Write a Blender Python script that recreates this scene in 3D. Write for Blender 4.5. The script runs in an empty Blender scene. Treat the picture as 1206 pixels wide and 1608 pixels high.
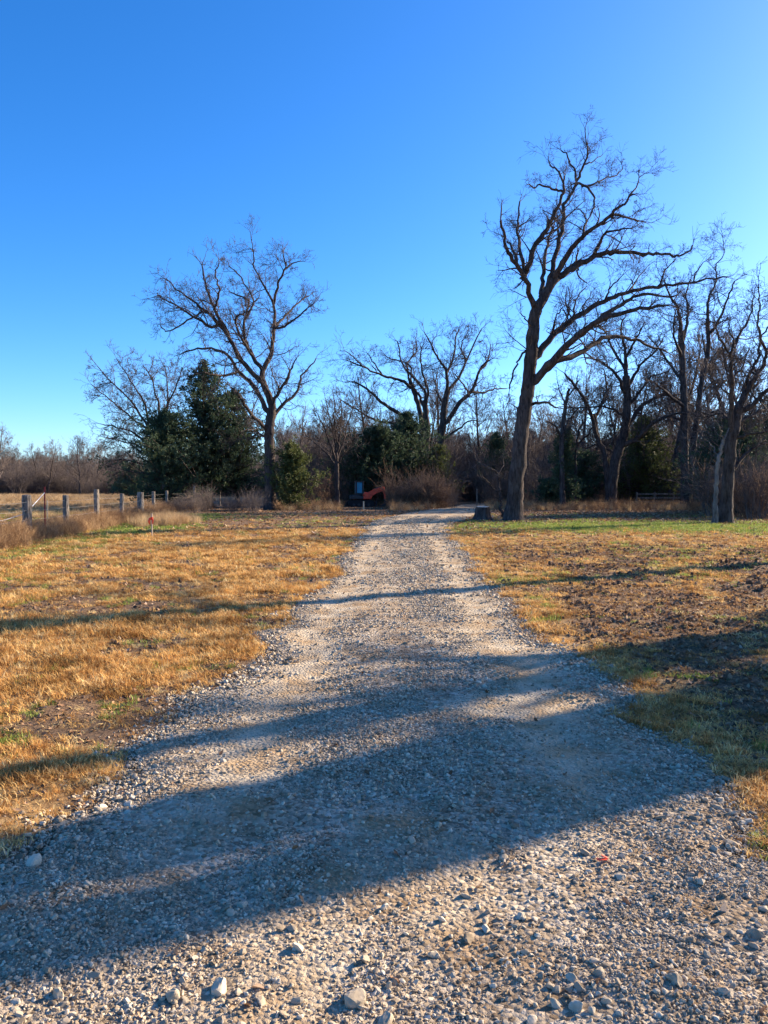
import bpy, math, random
import numpy as np
from mathutils import Vector, Matrix
R = math.radians
SC = bpy.context.scene

# ------------------------------------------------------------------ camera
CAM_H = 1.6
F_PX = 1208.0                                   # focal length in pixels of the 1206 x 1608 picture
PITCH = math.atan((804 - 765) / F_PX)
cam_d = bpy.data.cameras.new('camera')
cam = bpy.data.objects.new('camera', cam_d); SC.collection.objects.link(cam)
cam.location = (0, 0, CAM_H); cam.rotation_euler = (math.pi / 2 - PITCH, 0, 0)
cam_d.sensor_fit = 'VERTICAL'; cam_d.sensor_height = 24.0; cam_d.lens = 24.0 * F_PX / 1608
cam_d.clip_start = 0.05; cam_d.clip_end = 6000
SC.camera = cam

# ------------------------------------------------------------------ sky, sun, exposure
SUN_EL, SUN_AZ = 21.0, 30.0                     # azimuth measured from +x towards +y
sdir = Vector((math.cos(R(SUN_EL)) * math.cos(R(SUN_AZ)), math.cos(R(SUN_EL)) * math.sin(R(SUN_AZ)), math.sin(R(SUN_EL))))
world = bpy.data.worlds.new('World'); SC.world = world; world.use_nodes = True
wn, wl = world.node_tree.nodes, world.node_tree.links
for n in list(wn): wn.remove(n)
sky = wn.new('ShaderNodeTexSky'); sky.sky_type = 'NISHITA'; sky.sun_disc = False
sky.sun_elevation = R(SUN_EL); sky.sun_rotation = R(90 - SUN_AZ)
sky.air_density = 0.9; sky.dust_density = 1.4; sky.ozone_density = 5.0; sky.altitude = 1000
hs = wn.new('ShaderNodeHueSaturation'); hs.inputs['Saturation'].default_value = 1.22; hs.inputs['Hue'].default_value = 0.505
bg = wn.new('ShaderNodeBackground'); bg.inputs['Strength'].default_value = 0.106
wo = wn.new('ShaderNodeOutputWorld')
wl.new(sky.outputs[0], hs.inputs['Color']); wl.new(hs.outputs[0], bg.inputs[0]); wl.new(bg.outputs[0], wo.inputs[0])
sun_d = bpy.data.lights.new('sun', 'SUN'); sun_d.energy = 5.0; sun_d.angle = R(0.5); sun_d.color = (1.0, 0.83, 0.62)
sun = bpy.data.objects.new('sun', sun_d); SC.collection.objects.link(sun)
sun.rotation_euler = sdir.to_track_quat('Z', 'Y').to_euler()
SC.view_settings.view_transform = 'Standard'; SC.view_settings.look = 'None'
SC.view_settings.gamma = 1.0; SC.view_settings.use_curve_mapping = False
SC.view_settings.exposure = 1.55

# ------------------------------------------------------------------ small helpers
COL = SC.collection
def props(o, label=None, cat=None, group=None, kind=None):
    if label: o['label'] = label
    if cat: o['category'] = cat
    if group: o['group'] = group
    if kind: o['kind'] = kind
    return o
def empty(name, loc, label, cat, group=None, rz=0):
    o = bpy.data.objects.new(name, None); COL.objects.link(o); o.location = loc; o.rotation_euler = (0, 0, rz)
    o.empty_display_size = 0.2
    return props(o, label, cat, group)
def link(name, me, mat=None, parent=None):
    o = bpy.data.objects.new(name, me); COL.objects.link(o)
    if mat is not None and not me.materials: me.materials.append(mat)
    if parent is not None: o.parent = parent
    return o
def copy_thing(root, loc, rz=0, sc=1.0, label=None, group=None):
    r = root.copy(); COL.objects.link(r); r.location = loc; r.rotation_euler = (0, 0, rz)
    r.scale = (sc, sc, sc) if not hasattr(sc, '__len__') else sc
    if label: r['label'] = label
    if group: r['group'] = group
    for ch in list(root.children):
        c = ch.copy(); COL.objects.link(c); c.parent = r
        for g in list(ch.children):
            d = g.copy(); COL.objects.link(d); d.parent = c
    return r
def mesh_from(name, V, faces_flat, counts, smooth=False):
    me = bpy.data.meshes.new(name)
    V = np.asarray(V, np.float32); L = np.asarray(faces_flat, np.int32); C = np.asarray(counts, np.int32)
    me.vertices.add(len(V)); me.vertices.foreach_set('co', V.ravel())
    me.loops.add(len(L)); me.loops.foreach_set('vertex_index', L)
    me.polygons.add(len(C)); st = np.zeros(len(C), np.int32); st[1:] = np.cumsum(C)[:-1]
    me.polygons.foreach_set('loop_start', st); me.polygons.foreach_set('loop_total', C)
    if smooth: me.polygons.foreach_set('use_smooth', np.ones(len(C), bool))
    me.update(calc_edges=True)
    return me
class MB:
    def __init__(s): s.V = []; s.F = []
    def add(s, V, F):
        b = len(s.V); s.V += [tuple(v) for v in V]; s.F += [tuple(i + b for i in f) for f in F]
    def box(s, c, size, rot=None, taper=1.0):
        x, y, z = size[0] / 2, size[1] / 2, size[2] / 2
        V = [Vector((sx * x * (taper if sz > 0 else 1), sy * y * (taper if sz > 0 else 1), sz * z)) for sz in (-1, 1) for sy in (-1, 1) for sx in (-1, 1)]
        if rot is not None: V = [rot @ v for v in V]
        s.add([Vector(c) + v for v in V], [(0, 2, 3, 1), (4, 5, 7, 6), (0, 1, 5, 4), (2, 6, 7, 3), (0, 4, 6, 2), (1, 3, 7, 5)])
    def prism(s, prof, y0, y1):              # profile in x,z swept along y
        n = len(prof)
        V = [(p[0], y0, p[1]) for p in prof] + [(p[0], y1, p[1]) for p in prof]
        s.add(V, [tuple(range(n)), tuple(range(2 * n - 1, n - 1, -1))] + [((i + 1) % n, i, i + n, (i + 1) % n + n) for i in range(n)])
    def tube(s, pts, r, k=6):
        r = r if hasattr(r, '__len__') else [r] * len(pts)
        V = []; F = []
        for i, p in enumerate(pts):
            p = Vector(p); a = Vector(pts[max(i - 1, 0)]); b = Vector(pts[min(i + 1, len(pts) - 1)])
            t = (b - a).normalized(); u = t.cross(Vector((0.3, 0.91, 0.2))).normalized(); w = t.cross(u)
            V += [p + (u * math.cos(j * 2 * math.pi / k) + w * math.sin(j * 2 * math.pi / k)) * r[i] for j in range(k)]
        for i in range(len(pts) - 1):
            F += [(i * k + j, i * k + (j + 1) % k, (i + 1) * k + (j + 1) % k, (i + 1) * k + j) for j in range(k)]
        F += [tuple(range(k))[::-1], tuple(range((len(pts) - 1) * k, len(pts) * k))]
        s.add(V, F)
    def mesh(s, name, smooth=False):
        me = bpy.data.meshes.new(name); me.from_pydata(s.V, [], s.F); me.update()
        if smooth: me.polygons.foreach_set('use_smooth', np.ones(len(me.polygons), bool))
        return me
    def build(s, name, mat, parent=None, smooth=False, bevel=0):
        o = link(name, s.mesh(name, smooth), mat, parent)
        if bevel:
            m = o.modifiers.new('bevel', 'BEVEL'); m.width = bevel; m.segments = 2
        return o

# value noise, deterministic
def _hash(ix, iy, s):
    h = (ix.astype(np.int64) * 374761393 + iy.astype(np.int64) * 668265263 + s * 974711) & 0xffffffff
    h = ((h ^ (h >> 13)) * 1274126177) & 0xffffffff
    return ((h ^ (h >> 16)) & 0xffff) / 65535.0
def vnoise(x, y, s=0):
    x = np.asarray(x, float); y = np.asarray(y, float)
    ix = np.floor(x); iy = np.floor(y); fx = x - ix; fy = y - iy
    fx = fx * fx * (3 - 2 * fx); fy = fy * fy * (3 - 2 * fy)
    a = _hash(ix, iy, s); b = _hash(ix + 1, iy, s); c = _hash(ix, iy + 1, s); d = _hash(ix + 1, iy + 1, s)
    return (a * (1 - fx) + b * fx) * (1 - fy) + (c * (1 - fx) + d * fx) * fy
def fbm(x, y, s=0, o=4):
    t = 0; a = 1; n = 0
    for i in range(o):
        t = t + a * vnoise(x * 2 ** i + 17 * i, y * 2 ** i - 31 * i, s + i); n += a; a *= .5
    return t / n
def sstep(a, b, x):
    t = np.clip((x - a) / (b - a), 0, 1); return t * t * (3 - 2 * t)

# ------------------------------------------------------------------ driveway plan and ground relief
YE = np.array([-12, 0, 1.2, 2.0, 2.5, 3.0, 3.3, 3.83, 4.44, 5.95, 7.03, 10.4, 15.5, 22.7, 29.7, 34.5, 38.7, 48.3, 58.6, 69, 78, 90])
XL = np.array([-4.5, -4.4, -3.9, -3.0, -2.35, -1.85, -1.68, -1.6, -1.5, -1.36, -1.22, -1.15, -.86, -.78, -.69, -.5, -.1, 1.48, 4.7, 6.9, 10, 16])
XR = np.array([4.8, 4.6, 4.2, 3.1, 2.4, 1.95, 1.75, 1.72, 1.8, 1.8, 1.7, 1.64, 1.86, 2.05, 2.3, 3.0, 4.1, 6.0, 7.6, 9.3, 12.5, 19])
def xl(y): return np.interp(y, YE, XL) + (vnoise(y * 1.7, y * 0, 5) - .5) * .34 + (vnoise(y * 6, y * 0, 6) - .5) * .14
def xr(y): return np.interp(y, YE, XR) + (vnoise(y * 1.5, y * 0, 8) - .5) * .36 + (vnoise(y * 6, y * 0, 9) - .5) * .14
def road_in(x, y):                              # signed distance-ish, > 0 inside the gravel
    return np.minimum(x - xl(y), xr(y) - x)
def tracks(x, y):                               # 1 in the two wheel tracks
    c = (xl(y) + xr(y)) / 2
    w = .27
    a = np.exp(-((x - c + .95) / w) ** 2); b = np.exp(-((x - c - .90) / w) ** 2)
    return (a + b) * sstep(2.5, 5, y)
def relief(x, y):
    f = 1 / (1 + np.abs(y) / 90.)
    base = (fbm(x * .23, y * .23, 1, 3) - .5) * .10 + (fbm(x * 1.3, y * 1.3, 2, 3) - .5) * .045
    inn = sstep(-.3, .3, road_in(x, y))
    fine = (fbm(x * 4, y * 4, 3, 3) - .5) * .05 * (1 - inn)
    right = sstep(.3, 1.5, -(xr(y) - x)) * sstep(24, 18, y)
    clod = np.maximum(fbm(x * 2.2, y * 2.2, 12, 3) - .55, 0) * .26 * right
    return (base + fine + clod) * f
def road_z(x, y):
    e = road_in(x, y)
    crown = .022 * sstep(-.05, .35, e)
    rut = -.016 * tracks(x, y)
    lump = (fbm(x * 3.1, y * 3.1, 21, 4) - .5) * .04 + (fbm(x * 9, y * 9, 25, 2) - .5) * .012
    return relief(x, y) + crown + rut + lump * sstep(-.1, .3, e) + .006
def ground_z(x, y):
    return relief(x, y) - .035 * sstep(.05, .35, road_in(x, y)) + (.1 * sstep(55, 90, y) * 0)
def top_z(x, y):
    return np.where(road_in(x, y) > 0, np.maximum(road_z(x, y), ground_z(x, y)), ground_z(x, y))
def gz(x, y): return float(ground_z(np.array([x]), np.array([y]))[0])

def soil_mask(x, y):
    r = -(xr(y) - x)
    right = sstep(.0, 1.0, r) * sstep(30, 22, y)
    m = sstep(.80, .52, fbm(x * 1.1, y * .6, 31, 4)) * right * (1 - .45 * sstep(15, 24, y)) * sstep(3.4, 4.6, y)
    m = np.maximum(m * .85, .7 * right * np.exp(-((x - 3.2) / 2.0) ** 2 - ((y - 6.0) / 1.7) ** 2))
    left = sstep(.50, .66, fbm(x * 1.3 + 9, y * .9, 33, 3)) * .9
    woods = sstep(27, 31, y - 5 * sstep(4, 7, x) + (fbm(x * .5, y * .5, 35, 3) - .5) * 6) * sstep(-22, -15, x + (y - 30) * .1) * sstep(105, 90, y)
    return np.clip(np.maximum(np.maximum(m, left * (r < 0)), woods * .9), 0, 1)
def green_mask(x, y):
    def spot(cx, cy, sx, sy): return np.exp(-((x - cx) / sx) ** 2 - ((y - cy) / sy) ** 2)
    g = spot(-2.35, 4.75, .16, .22) * .9 + spot(-1.95, 5.6, .14, .2) * .7 + spot(9.8, 31.5, 5.6, 3.6) * 2.2 + spot(17, 31, 5, 3) * .9 + spot(2.2, 13.2, .4, .5) * .8
    g = g + spot(-10.5, 39, 1.6, 6) * 1.3 + spot(-8.6, 30, 1.2, 2.2) * .9 + spot(2.6, 6.4, .35, .15) * .6
    fl = np.exp(-((x - (-8.7 + (y - 20) * -.12)) / .9) ** 2) * sstep(16, 19, y) * sstep(34, 30, y)
    g = g + fl * .8 + (sstep(.62, .74, fbm(x * 2.8, y * 2.2, 41, 3)) * .35) + sstep(.58, .7, fbm(x * .3, y * .3, 43, 3)) * .18 * sstep(8, 14, y)
    far = sstep(38, 44, y) * sstep(58, 52, y) * sstep(-14, -18, x)
    g = np.maximum(g, far * 1.0)
    return np.clip(g * (.45 + .9 * fbm(x * 3, y * 3, 44, 2)), 0, 1)

# ------------------------------------------------------------------ materials
def new_mat(name, rough=.9, spec=.2):
    m = bpy.data.materials.new(name); m.use_nodes = True
    nt = m.node_tree; b = nt.nodes['Principled BSDF']
    b.inputs['Roughness'].default_value = rough; b.inputs['Specular IOR Level'].default_value = spec
    return m, nt.nodes, nt.links, b
def ramp(N, stops):
    r = N.new('ShaderNodeValToRGB'); e = r.color_ramp.elements
    while len(e) < len(stops): e.new(.5)
    for el, (p, c) in zip(e, stops): el.position = p; el.color = (*c, 1)
    return r
def noise(N, L, scale, detail=4, coord=None, rough=.6, stretch=None):
    n = N.new('ShaderNodeTexNoise'); n.inputs['Scale'].default_value = scale; n.inputs['Detail'].default_value = detail; n.inputs['Roughness'].default_value = rough
    if coord is not None:
        if stretch:
            mp = N.new('ShaderNodeMapping'); mp.inputs['Scale'].default_value = stretch; L.new(coord, mp.inputs[0]); L.new(mp.outputs[0], n.inputs['Vector'])
        else: L.new(coord, n.inputs['Vector'])
    return n
def mix(N, L, fac, a, b, mode='MIX'):
    m = N.new('ShaderNodeMix'); m.data_type = 'RGBA'; m.blend_type = mode
    for s, v in ((m.inputs[0], fac), (m.inputs[6], a), (m.inputs[7], b)):
        if isinstance(v, (int, float)): s.default_value = v
        elif isinstance(v, tuple): s.default_value = (*v, 1)
        else: L.new(v, s)
    return m.outputs[2]
def bump(N, L, h, strength, dist, b):
    bp = N.new('ShaderNodeBump'); bp.inputs['Strength'].default_value = strength; bp.inputs['Distance'].default_value = dist
    L.new(h, bp.inputs['Height']); L.new(bp.outputs[0], b.inputs['Normal'])
def simple(name, col, rough=.6, metal=0, vary=.15, scale=8, spec=.3):
    m, N, L, b = new_mat(name, rough, spec)
    b.inputs['Metallic'].default_value = metal
    tc = N.new('ShaderNodeTexCoord'); n = noise(N, L, scale, 5, tc.outputs['Object'])
    c = ramp(N, [(.3, tuple(x * (1 - vary) for x in col)), (.7, tuple(min(1, x * (1 + vary)) for x in col))])
    L.new(n.outputs[0], c.inputs[0]); L.new(c.outputs[0], b.inputs['Base Color'])
    return m
def geo_pos(N):
    g = N.new('ShaderNodeNewGeometry'); return g.outputs['Position']
def varied(name, stops, rough=.85, spec=.2, trans=0, world_scale=None, world_stops=None):
    """colour varies from instance to instance (Object Info random) and over the ground"""
    m, N, L, b = new_mat(name, rough, spec)
    oi = N.new('ShaderNodeObjectInfo'); c = ramp(N, stops); L.new(oi.outputs['Random'], c.inputs[0]); out = c.outputs[0]
    if world_scale:
        n = noise(N, L, world_scale, 4, geo_pos(N)); wc = ramp(N, world_stops); L.new(n.outputs[0], wc.inputs[0])
        out = mix(N, L, 1.0, out, wc.outputs[0], 'MULTIPLY')
    L.new(out, b.inputs['Base Color'])
    if trans:
        t = N.new('ShaderNodeBsdfTranslucent'); L.new(out, t.inputs[0]); ms = N.new('ShaderNodeMixShader'); ms.inputs[0].default_value = trans
        L.new(b.outputs[0], ms.inputs[1]); L.new(t.outputs[0], ms.inputs[2]); L.new(ms.outputs[0], N['Material Output'].inputs[0])
    return m

# ground
mg, N, L, b = new_mat('ground_soil_and_thatch', .95, .1)
pos = geo_pos(N)
n1 = noise(N, L, 9, 6, pos, .7); n2 = noise(N, L, 45, 5, pos, .7); n3 = noise(N, L, .7, 4, pos); n4 = noise(N, L, 2.6, 5, pos, .7)
thatch = ramp(N, [(.3, (.17, .095, .045)), (.5, (.40, .25, .11)), (.72, (.62, .43, .20))]); L.new(n1.outputs[0], thatch.inputs[0])
soil = ramp(N, [(.3, (.075, .048, .03)), (.5, (.18, .115, .068)), (.66, (.32, .20, .11)), (.8, (.44, .29, .16))]); L.new(n2.outputs[0], soil.inputs[0])
green = ramp(N, [(.3, (.07, .10, .02)), (.7, (.20, .26, .05))]); L.new(n1.outputs[0], green.inputs[0])
a_s = N.new('ShaderNodeAttribute'); a_s.attribute_name = 'soil'
a_g = N.new('ShaderNodeAttribute'); a_g.attribute_name = 'green'
def edge_mask(att):
    ad = N.new('ShaderNodeMath'); ad.operation = 'MULTIPLY_ADD'; L.new(n4.outputs[0], ad.inputs[0]); ad.inputs[1].default_value = .9; L.new(att, ad.inputs[2])
    mr = N.new('ShaderNodeMapRange'); mr.inputs['From Min'].default_value = .72; mr.inputs['From Max'].default_value = 1.1; mr.clamp = True; L.new(ad.outputs[0], mr.inputs[0]); return mr.outputs[0]
c = mix(N, L, edge_mask(a_g.outputs['Fac']), mix(N, L, edge_mask(a_s.outputs['Fac']), thatch.outputs[0], soil.outputs[0]), green.outputs[0])
tone = ramp(N, [(.3, (.75, .75, .78)), (.7, (1, 1, 1))]); L.new(n3.outputs[0], tone.inputs[0])
L.new(mix(N, L, 1.0, c, tone.outputs[0], 'MULTIPLY'), b.inputs['Base Color'])
bump(N, L, n2.outputs[0], .9, .03, b)
M_GROUND = mg
# gravel bed
mr_, N, L, b = new_mat('crushed_limestone_bed', .95, .1)
pos = geo_pos(N)
v = N.new('ShaderNodeTexVoronoi'); v.inputs['Scale'].default_value = 42; L.new(pos, v.inputs['Vector'])
v2 = N.new('ShaderNodeTexVoronoi'); v2.inputs['Scale'].default_value = 120; L.new(pos, v2.inputs['Vector'])
n1 = noise(N, L, 2.2, 5, pos, .65); n2 = noise(N, L, 60, 4, pos, .7)
sepc = N.new('ShaderNodeSeparateColor'); L.new(v.outputs['Color'], sepc.inputs[0])
stone = ramp(N, [(.0, (.17, .13, .09)), (.35, (.33, .265, .19)), (.7, (.46, .38, .28)), (1, (.60, .51, .39))]); L.new(sepc.outputs[0], stone.inputs[0])
fines = ramp(N, [(.3, (.42, .33, .22)), (.7, (.62, .52, .37))]); L.new(n2.outputs[0], fines.inputs[0])
a_t = N.new('ShaderNodeAttribute'); a_t.attribute_name = 'fines'
cc = mix(N, L, a_t.outputs['Fac'], stone.outputs[0], fines.outputs[0])
dirt = ramp(N, [(.42, (1, 1, 1)), (.62, (.72, .60, .48))]); L.new(n1.outputs[0], dirt.inputs[0])
L.new(mix(N, L, 1.0, cc, dirt.outputs[0], 'MULTIPLY'), b.inputs['Base Color'])
ad = N.new('ShaderNodeMath'); ad.operation = 'MULTIPLY_ADD'; L.new(v.outputs['Distance'], ad.inputs[0]); ad.inputs[1].default_value = -1.2; L.new(n2.outputs[0], ad.inputs[2])
bump(N, L, ad.outputs[0], .8, .015, b)
M_ROAD = mr_
M_STONE = varied('limestone_chips', [(0, (.22, .172, .118)), (.3, (.37, .297, .21)), (.6, (.48, .397, .285)), (.85, (.58, .49, .365)), (.97, (.65, .57, .44)), (1, (.42, .24, .13))],
                 .9, .15, 0, 14, [(.35, (.72, .68, .62)), (.6, (1, 1, 1))])
M_CLOD = varied('soil_clods', [(0, (.07, .045, .03)), (.5, (.16, .10, .065)), (1, (.28, .18, .11))], .95, .05)
M_DRY = varied('dry_grass', [(0, (.34, .175, .06)), (.3, (.60, .335, .115)), (.7, (.84, .54, .19)), (1, (.88, .70, .36))], .8, .2, .35, 1.6,
               [(.34, (.46, .38, .30)), (.46, (.84, .78, .70)), (.56, (1, 1, 1)), (.75, (1.0, .93, .8))])
M_GREEN = varied('green_grass', [(0, (.13, .18, .03)), (.6, (.28, .34, .06)), (1, (.42, .44, .11))], .7, .3, .35)
M_LEAF = varied('fallen_oak_leaves', [(0, (.16, .075, .035)), (.5, (.30, .16, .08)), (.85, (.42, .26, .15)), (1, (.50, .38, .27))], .75, .25, .15)
M_WEED = varied('dead_weeds', [(0, (.15, .08, .045)), (.5, (.32, .19, .10)), (1, (.55, .37, .20))], .85, .15, .15)
M_STRAW = varied('tall_straw', [(0, (.32, .20, .10)), (1, (.58, .42, .23))], .85, .15, .3)

def bark(name, dark, light, scale=9, trunkish=True):
    m, N, L, b = new_mat(name, .95, .1)
    tc = N.new('ShaderNodeTexCoord').outputs['Object']
    n = noise(N, L, scale, 7, tc, .7, (1, 1, .22) if trunkish else None)
    n2 = noise(N, L, 1.3, 3, tc)
    c = ramp(N, [(.36, dark), (.62, light)]); L.new(n.outputs[0], c.inputs[0])
    t = ramp(N, [(.35, (.75, .75, .78)), (.65, (1.15, 1.1, 1.05))]); L.new(n2.outputs[0], t.inputs[0])
    L.new(mix(N, L, 1, c.outputs[0], t.outputs[0], 'MULTIPLY'), b.inputs['Base Color'])
    if trunkish: bump(N, L, n.outputs[0], 1.0, .06, b)
    return m
M_BARK = bark('oak_bark', (.03, .024, .022), (.105, .085, .078))
M_BARK_PALE = bark('grey_bark', (.08, .07, .065), (.23, .21, .19))
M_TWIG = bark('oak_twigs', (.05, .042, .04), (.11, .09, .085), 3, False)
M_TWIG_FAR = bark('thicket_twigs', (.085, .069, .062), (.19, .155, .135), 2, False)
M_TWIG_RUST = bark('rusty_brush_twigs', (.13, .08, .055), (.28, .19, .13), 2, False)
def cedar_mat(name, a, b_, c_):
    m, N, L, b = new_mat(name, .7, .25)
    tc = N.new('ShaderNodeTexCoord').outputs['Object']
    n = noise(N, L, 1.1, 5, tc, .7); n2 = noise(N, L, 14, 3, tc)
    c = ramp(N, [(.3, a), (.5, b_), (.7, c_)]); L.new(n.outputs[0], c.inputs[0])
    t = ramp(N, [(.3, (.7, .7, .7)), (.7, (1.25, 1.2, 1.1))]); L.new(n2.outputs[0], t.inputs[0])
    out = mix(N, L, 1, c.outputs[0], t.outputs[0], 'MULTIPLY'); L.new(out, b.inputs['Base Color'])
    tr = N.new('ShaderNodeBsdfTranslucent'); L.new(out, tr.inputs[0]); ms = N.new('ShaderNodeMixShader'); ms.inputs[0].default_value = .3
    L.new(b.outputs[0], ms.inputs[1]); L.new(tr.outputs[0], ms.inputs[2]); L.new(ms.outputs[0], N['Material Output'].inputs[0])
    return m
M_CEDAR = cedar_mat('dark_cedar_foliage', (.03, .056, .042), (.06, .095, .055), (.105, .135, .06))
M_CEDAR_G = cedar_mat('green_cedar_foliage', (.045, .06, .022), (.085, .105, .035), (.14, .15, .055))
M_POST = bark('weathered_post_wood', (.07, .06, .05), (.38, .33, .275), 14)
M_WIRE = simple('galvanised_wire', (.30, .29, .28), .5, .6)
M_CORD = simple('white_cord', (.75, .73, .70), .8)
M_TPOST = simple('red_painted_steel', (.30, .035, .03), .6)
M_STAKE = simple('raw_stake_wood', (.62, .47, .30), .85)
M_RIBBON = simple('orange_flagging_tape', (.85, .10, .045), .5)
M_ORANGE = simple('red_orange_paint', (.85, .07, .028), .4, 0, .2, 5, .5)
M_BLACK = simple('black_rubber', (.018, .018, .02), .75)
M_DARKSTEEL = simple('dark_grey_steel', (.05, .05, .055), .5, .3)
mgl, N, L, b = new_mat('cab_glass_blue_tint', .08, .6)
b.inputs['Base Color'].default_value = (.12, .42, .55, 1); b.inputs['Transmission Weight'].default_value = .35
M_GLASS = mgl; b.inputs['Specular IOR Level'].default_value = .25; b.inputs['Base Color'].default_value = (.03, .26, .40, 1); b.inputs['Transmission Weight'].default_value = 0; b.inputs['Roughness'].default_value = .35

# ------------------------------------------------------------------ ground sheet, sky-lit to the horizon
def grid_mesh(name, X, Y, Z, atts, smooth=True):
    r, c = X.shape
    V = np.stack([X, Y, Z], -1).reshape(-1, 3)
    i = np.arange(r * c).reshape(r, c)
    F = np.stack([i[:-1, :-1], i[:-1, 1:], i[1:, 1:], i[1:, :-1]], -1).reshape(-1)
    me = mesh_from(name, V, F, np.full((r - 1) * (c - 1), 4), smooth)
    for k, a in atts.items():
        at = me.attributes.new(k, 'FLOAT', 'POINT'); at.data.foreach_set('value', a.reshape(-1).astype(np.float32))
    return me
rows = np.concatenate([np.linspace(-60, 0, 24), np.exp(np.linspace(math.log(1.2), math.log(140), 380)), np.exp(np.linspace(math.log(150), math.log(4500), 30))])
u = np.linspace(-1, 1, 270); uu = np.sign(u) * (np.abs(u) * .16 + .84 * np.abs(u) ** 3.2)
Y = np.repeat(rows[:, None], len(u), 1)
W = (6 + np.maximum(np.abs(Y), 2) * 3.2)
X = uu[None, :] * W
g = link('ground', grid_mesh('ground', X, Y, ground_z(X, Y), {'soil': soil_mask(X, Y), 'green': green_mask(X, Y)}), M_GROUND)
props(g, 'flat pasture ground of dry tan grass, brown soil and green patches', 'ground', kind='structure')

rows = np.concatenate([np.linspace(-12, 1, 30), np.exp(np.linspace(math.log(1.1), math.log(88), 420))])
t = np.linspace(0, 1, 104)
Y = np.repeat(rows[:, None], len(t), 1)
X = xl(rows)[:, None] * (1 - t) + xr(rows)[:, None] * t
rim = np.minimum(t, 1 - t)[None, :]
Z = road_z(X, Y) - .03 * (1 - sstep(0, .03, rim))
fin = np.clip(tracks(X, Y) * 1.15 + sstep(.56, .7, fbm(X * 1.2, Y * .9, 51, 3)) * .55, 0, 1)
drive = link('gravel_driveway', grid_mesh('gravel_driveway', X, Y, Z, {'fines': fin}), M_ROAD)
props(drive, 'pale crushed limestone driveway with two wheel tracks running to the trees', 'driveway', kind='structure')

# ------------------------------------------------------------------ scatter (ground cover nobody could count)
def instancer(name, pts, rot, scl, idx, protos, label, cat, mat):
    col = bpy.data.collections.new(name + '_sources')
    for o in protos:
        if o.name not in col.objects: col.objects.link(o)
    me = bpy.data.meshes.new(name); me.vertices.add(len(pts)); me.vertices.foreach_set('co', np.asarray(pts, np.float32).ravel())
    for nm, ty, key, arr in (('rot', 'FLOAT_VECTOR', 'vector', rot), ('scl', 'FLOAT_VECTOR', 'vector', scl), ('idx', 'INT', 'value', idx)):
        a = me.attributes.new(nm, ty, 'POINT'); a.data.foreach_set(key, np.asarray(arr, np.int32 if ty == 'INT' else np.float32).ravel())
    me.update()
    o = link(name, me, mat)
    ng = bpy.data.node_groups.new(name, 'GeometryNodeTree')
    ng.interface.new_socket('Geometry', in_out='INPUT', socket_type='NodeSocketGeometry')
    ng.interface.new_socket('Geometry', in_out='OUTPUT', socket_type='NodeSocketGeometry')
    gi = ng.nodes.new('NodeGroupInput'); go = ng.nodes.new('NodeGroupOutput')
    ip = ng.nodes.new('GeometryNodeInstanceOnPoints'); ci = ng.nodes.new('GeometryNodeCollectionInfo')
    ci.inputs['Collection'].default_value = col; ci.inputs['Separate Children'].default_value = True; ci.inputs['Reset Children'].default_value = True
    ip.inputs['Pick Instance'].default_value = True
    def na(nm, ty):
        n = ng.nodes.new('GeometryNodeInputNamedAttribute'); n.data_type = ty; n.inputs['Name'].default_value = nm; return n.outputs['Attribute']
    ng.links.new(gi.outputs[0], ip.inputs['Points']); ng.links.new(ci.outputs[0], ip.inputs['Instance'])
    ng.links.new(na('idx', 'INT'), ip.inputs['Instance Index']); ng.links.new(na('rot', 'FLOAT_VECTOR'), ip.inputs['Rotation'])
    ng.links.new(na('scl', 'FLOAT_VECTOR'), ip.inputs['Scale']); ng.links.new(ip.outputs[0], go.inputs[0])
    md = o.modifiers.new('scatter', 'NODES'); md.node_group = ng
    return props(o, label, cat, kind='stuff')
def proto(name, me, mat):
    me.materials.append(mat); return bpy.data.objects.new(name, me)
RN = np.random.default_rng(7)

def rock_mesh(name, seed, sub=1):
    import bmesh
    rng = np.random.default_rng(seed)
    bm = bmesh.new(); bmesh.ops.create_icosphere(bm, subdivisions=sub, radius=.5)
    pl = rng.normal(size=(9, 3)); pl /= np.linalg.norm(pl, axis=1)[:, None]; dd = rng.uniform(.24, .40, 9)
    s = np.array([rng.uniform(.9, 1.25), rng.uniform(.7, 1.0), rng.uniform(.5, .8)])
    for v in bm.verts:
        p = np.array(v.co)
        for n_, d_ in zip(pl, dd):
            k = p @ n_ - d_
            if k > 0: p = p - n_ * k
        p = p * s * (1 + rng.uniform(-.05, .05)); v.co = p
    me = bpy.data.meshes.new(name); bm.to_mesh(me); bm.free(); return me
ROCKS = [rock_mesh('stone_shape', 100 + i, 2) for i in range(14)]
rock_protos = [proto('gravel_source', m, M_STONE) for m in ROCKS]

def band_points(bands, seed, accept):
    rng = np.random.default_rng(seed); P = []; S = []
    for y0, y1, dens, s in bands:
        w = .56 * y1 + 2.6
        n = int((y1 - y0) * 2 * w * dens)
        x = rng.uniform(-w, w, n); y = rng.uniform(y0, y1, n)
        k = (np.abs(x) < .56 * y + 2.6) & (rng.random(n) < accept(x, y))
        P.append(np.stack([x[k], y[k]], 1)); S.append(np.full(k.sum(), s))
    return np.concatenate(P), np.concatenate(S)

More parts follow.
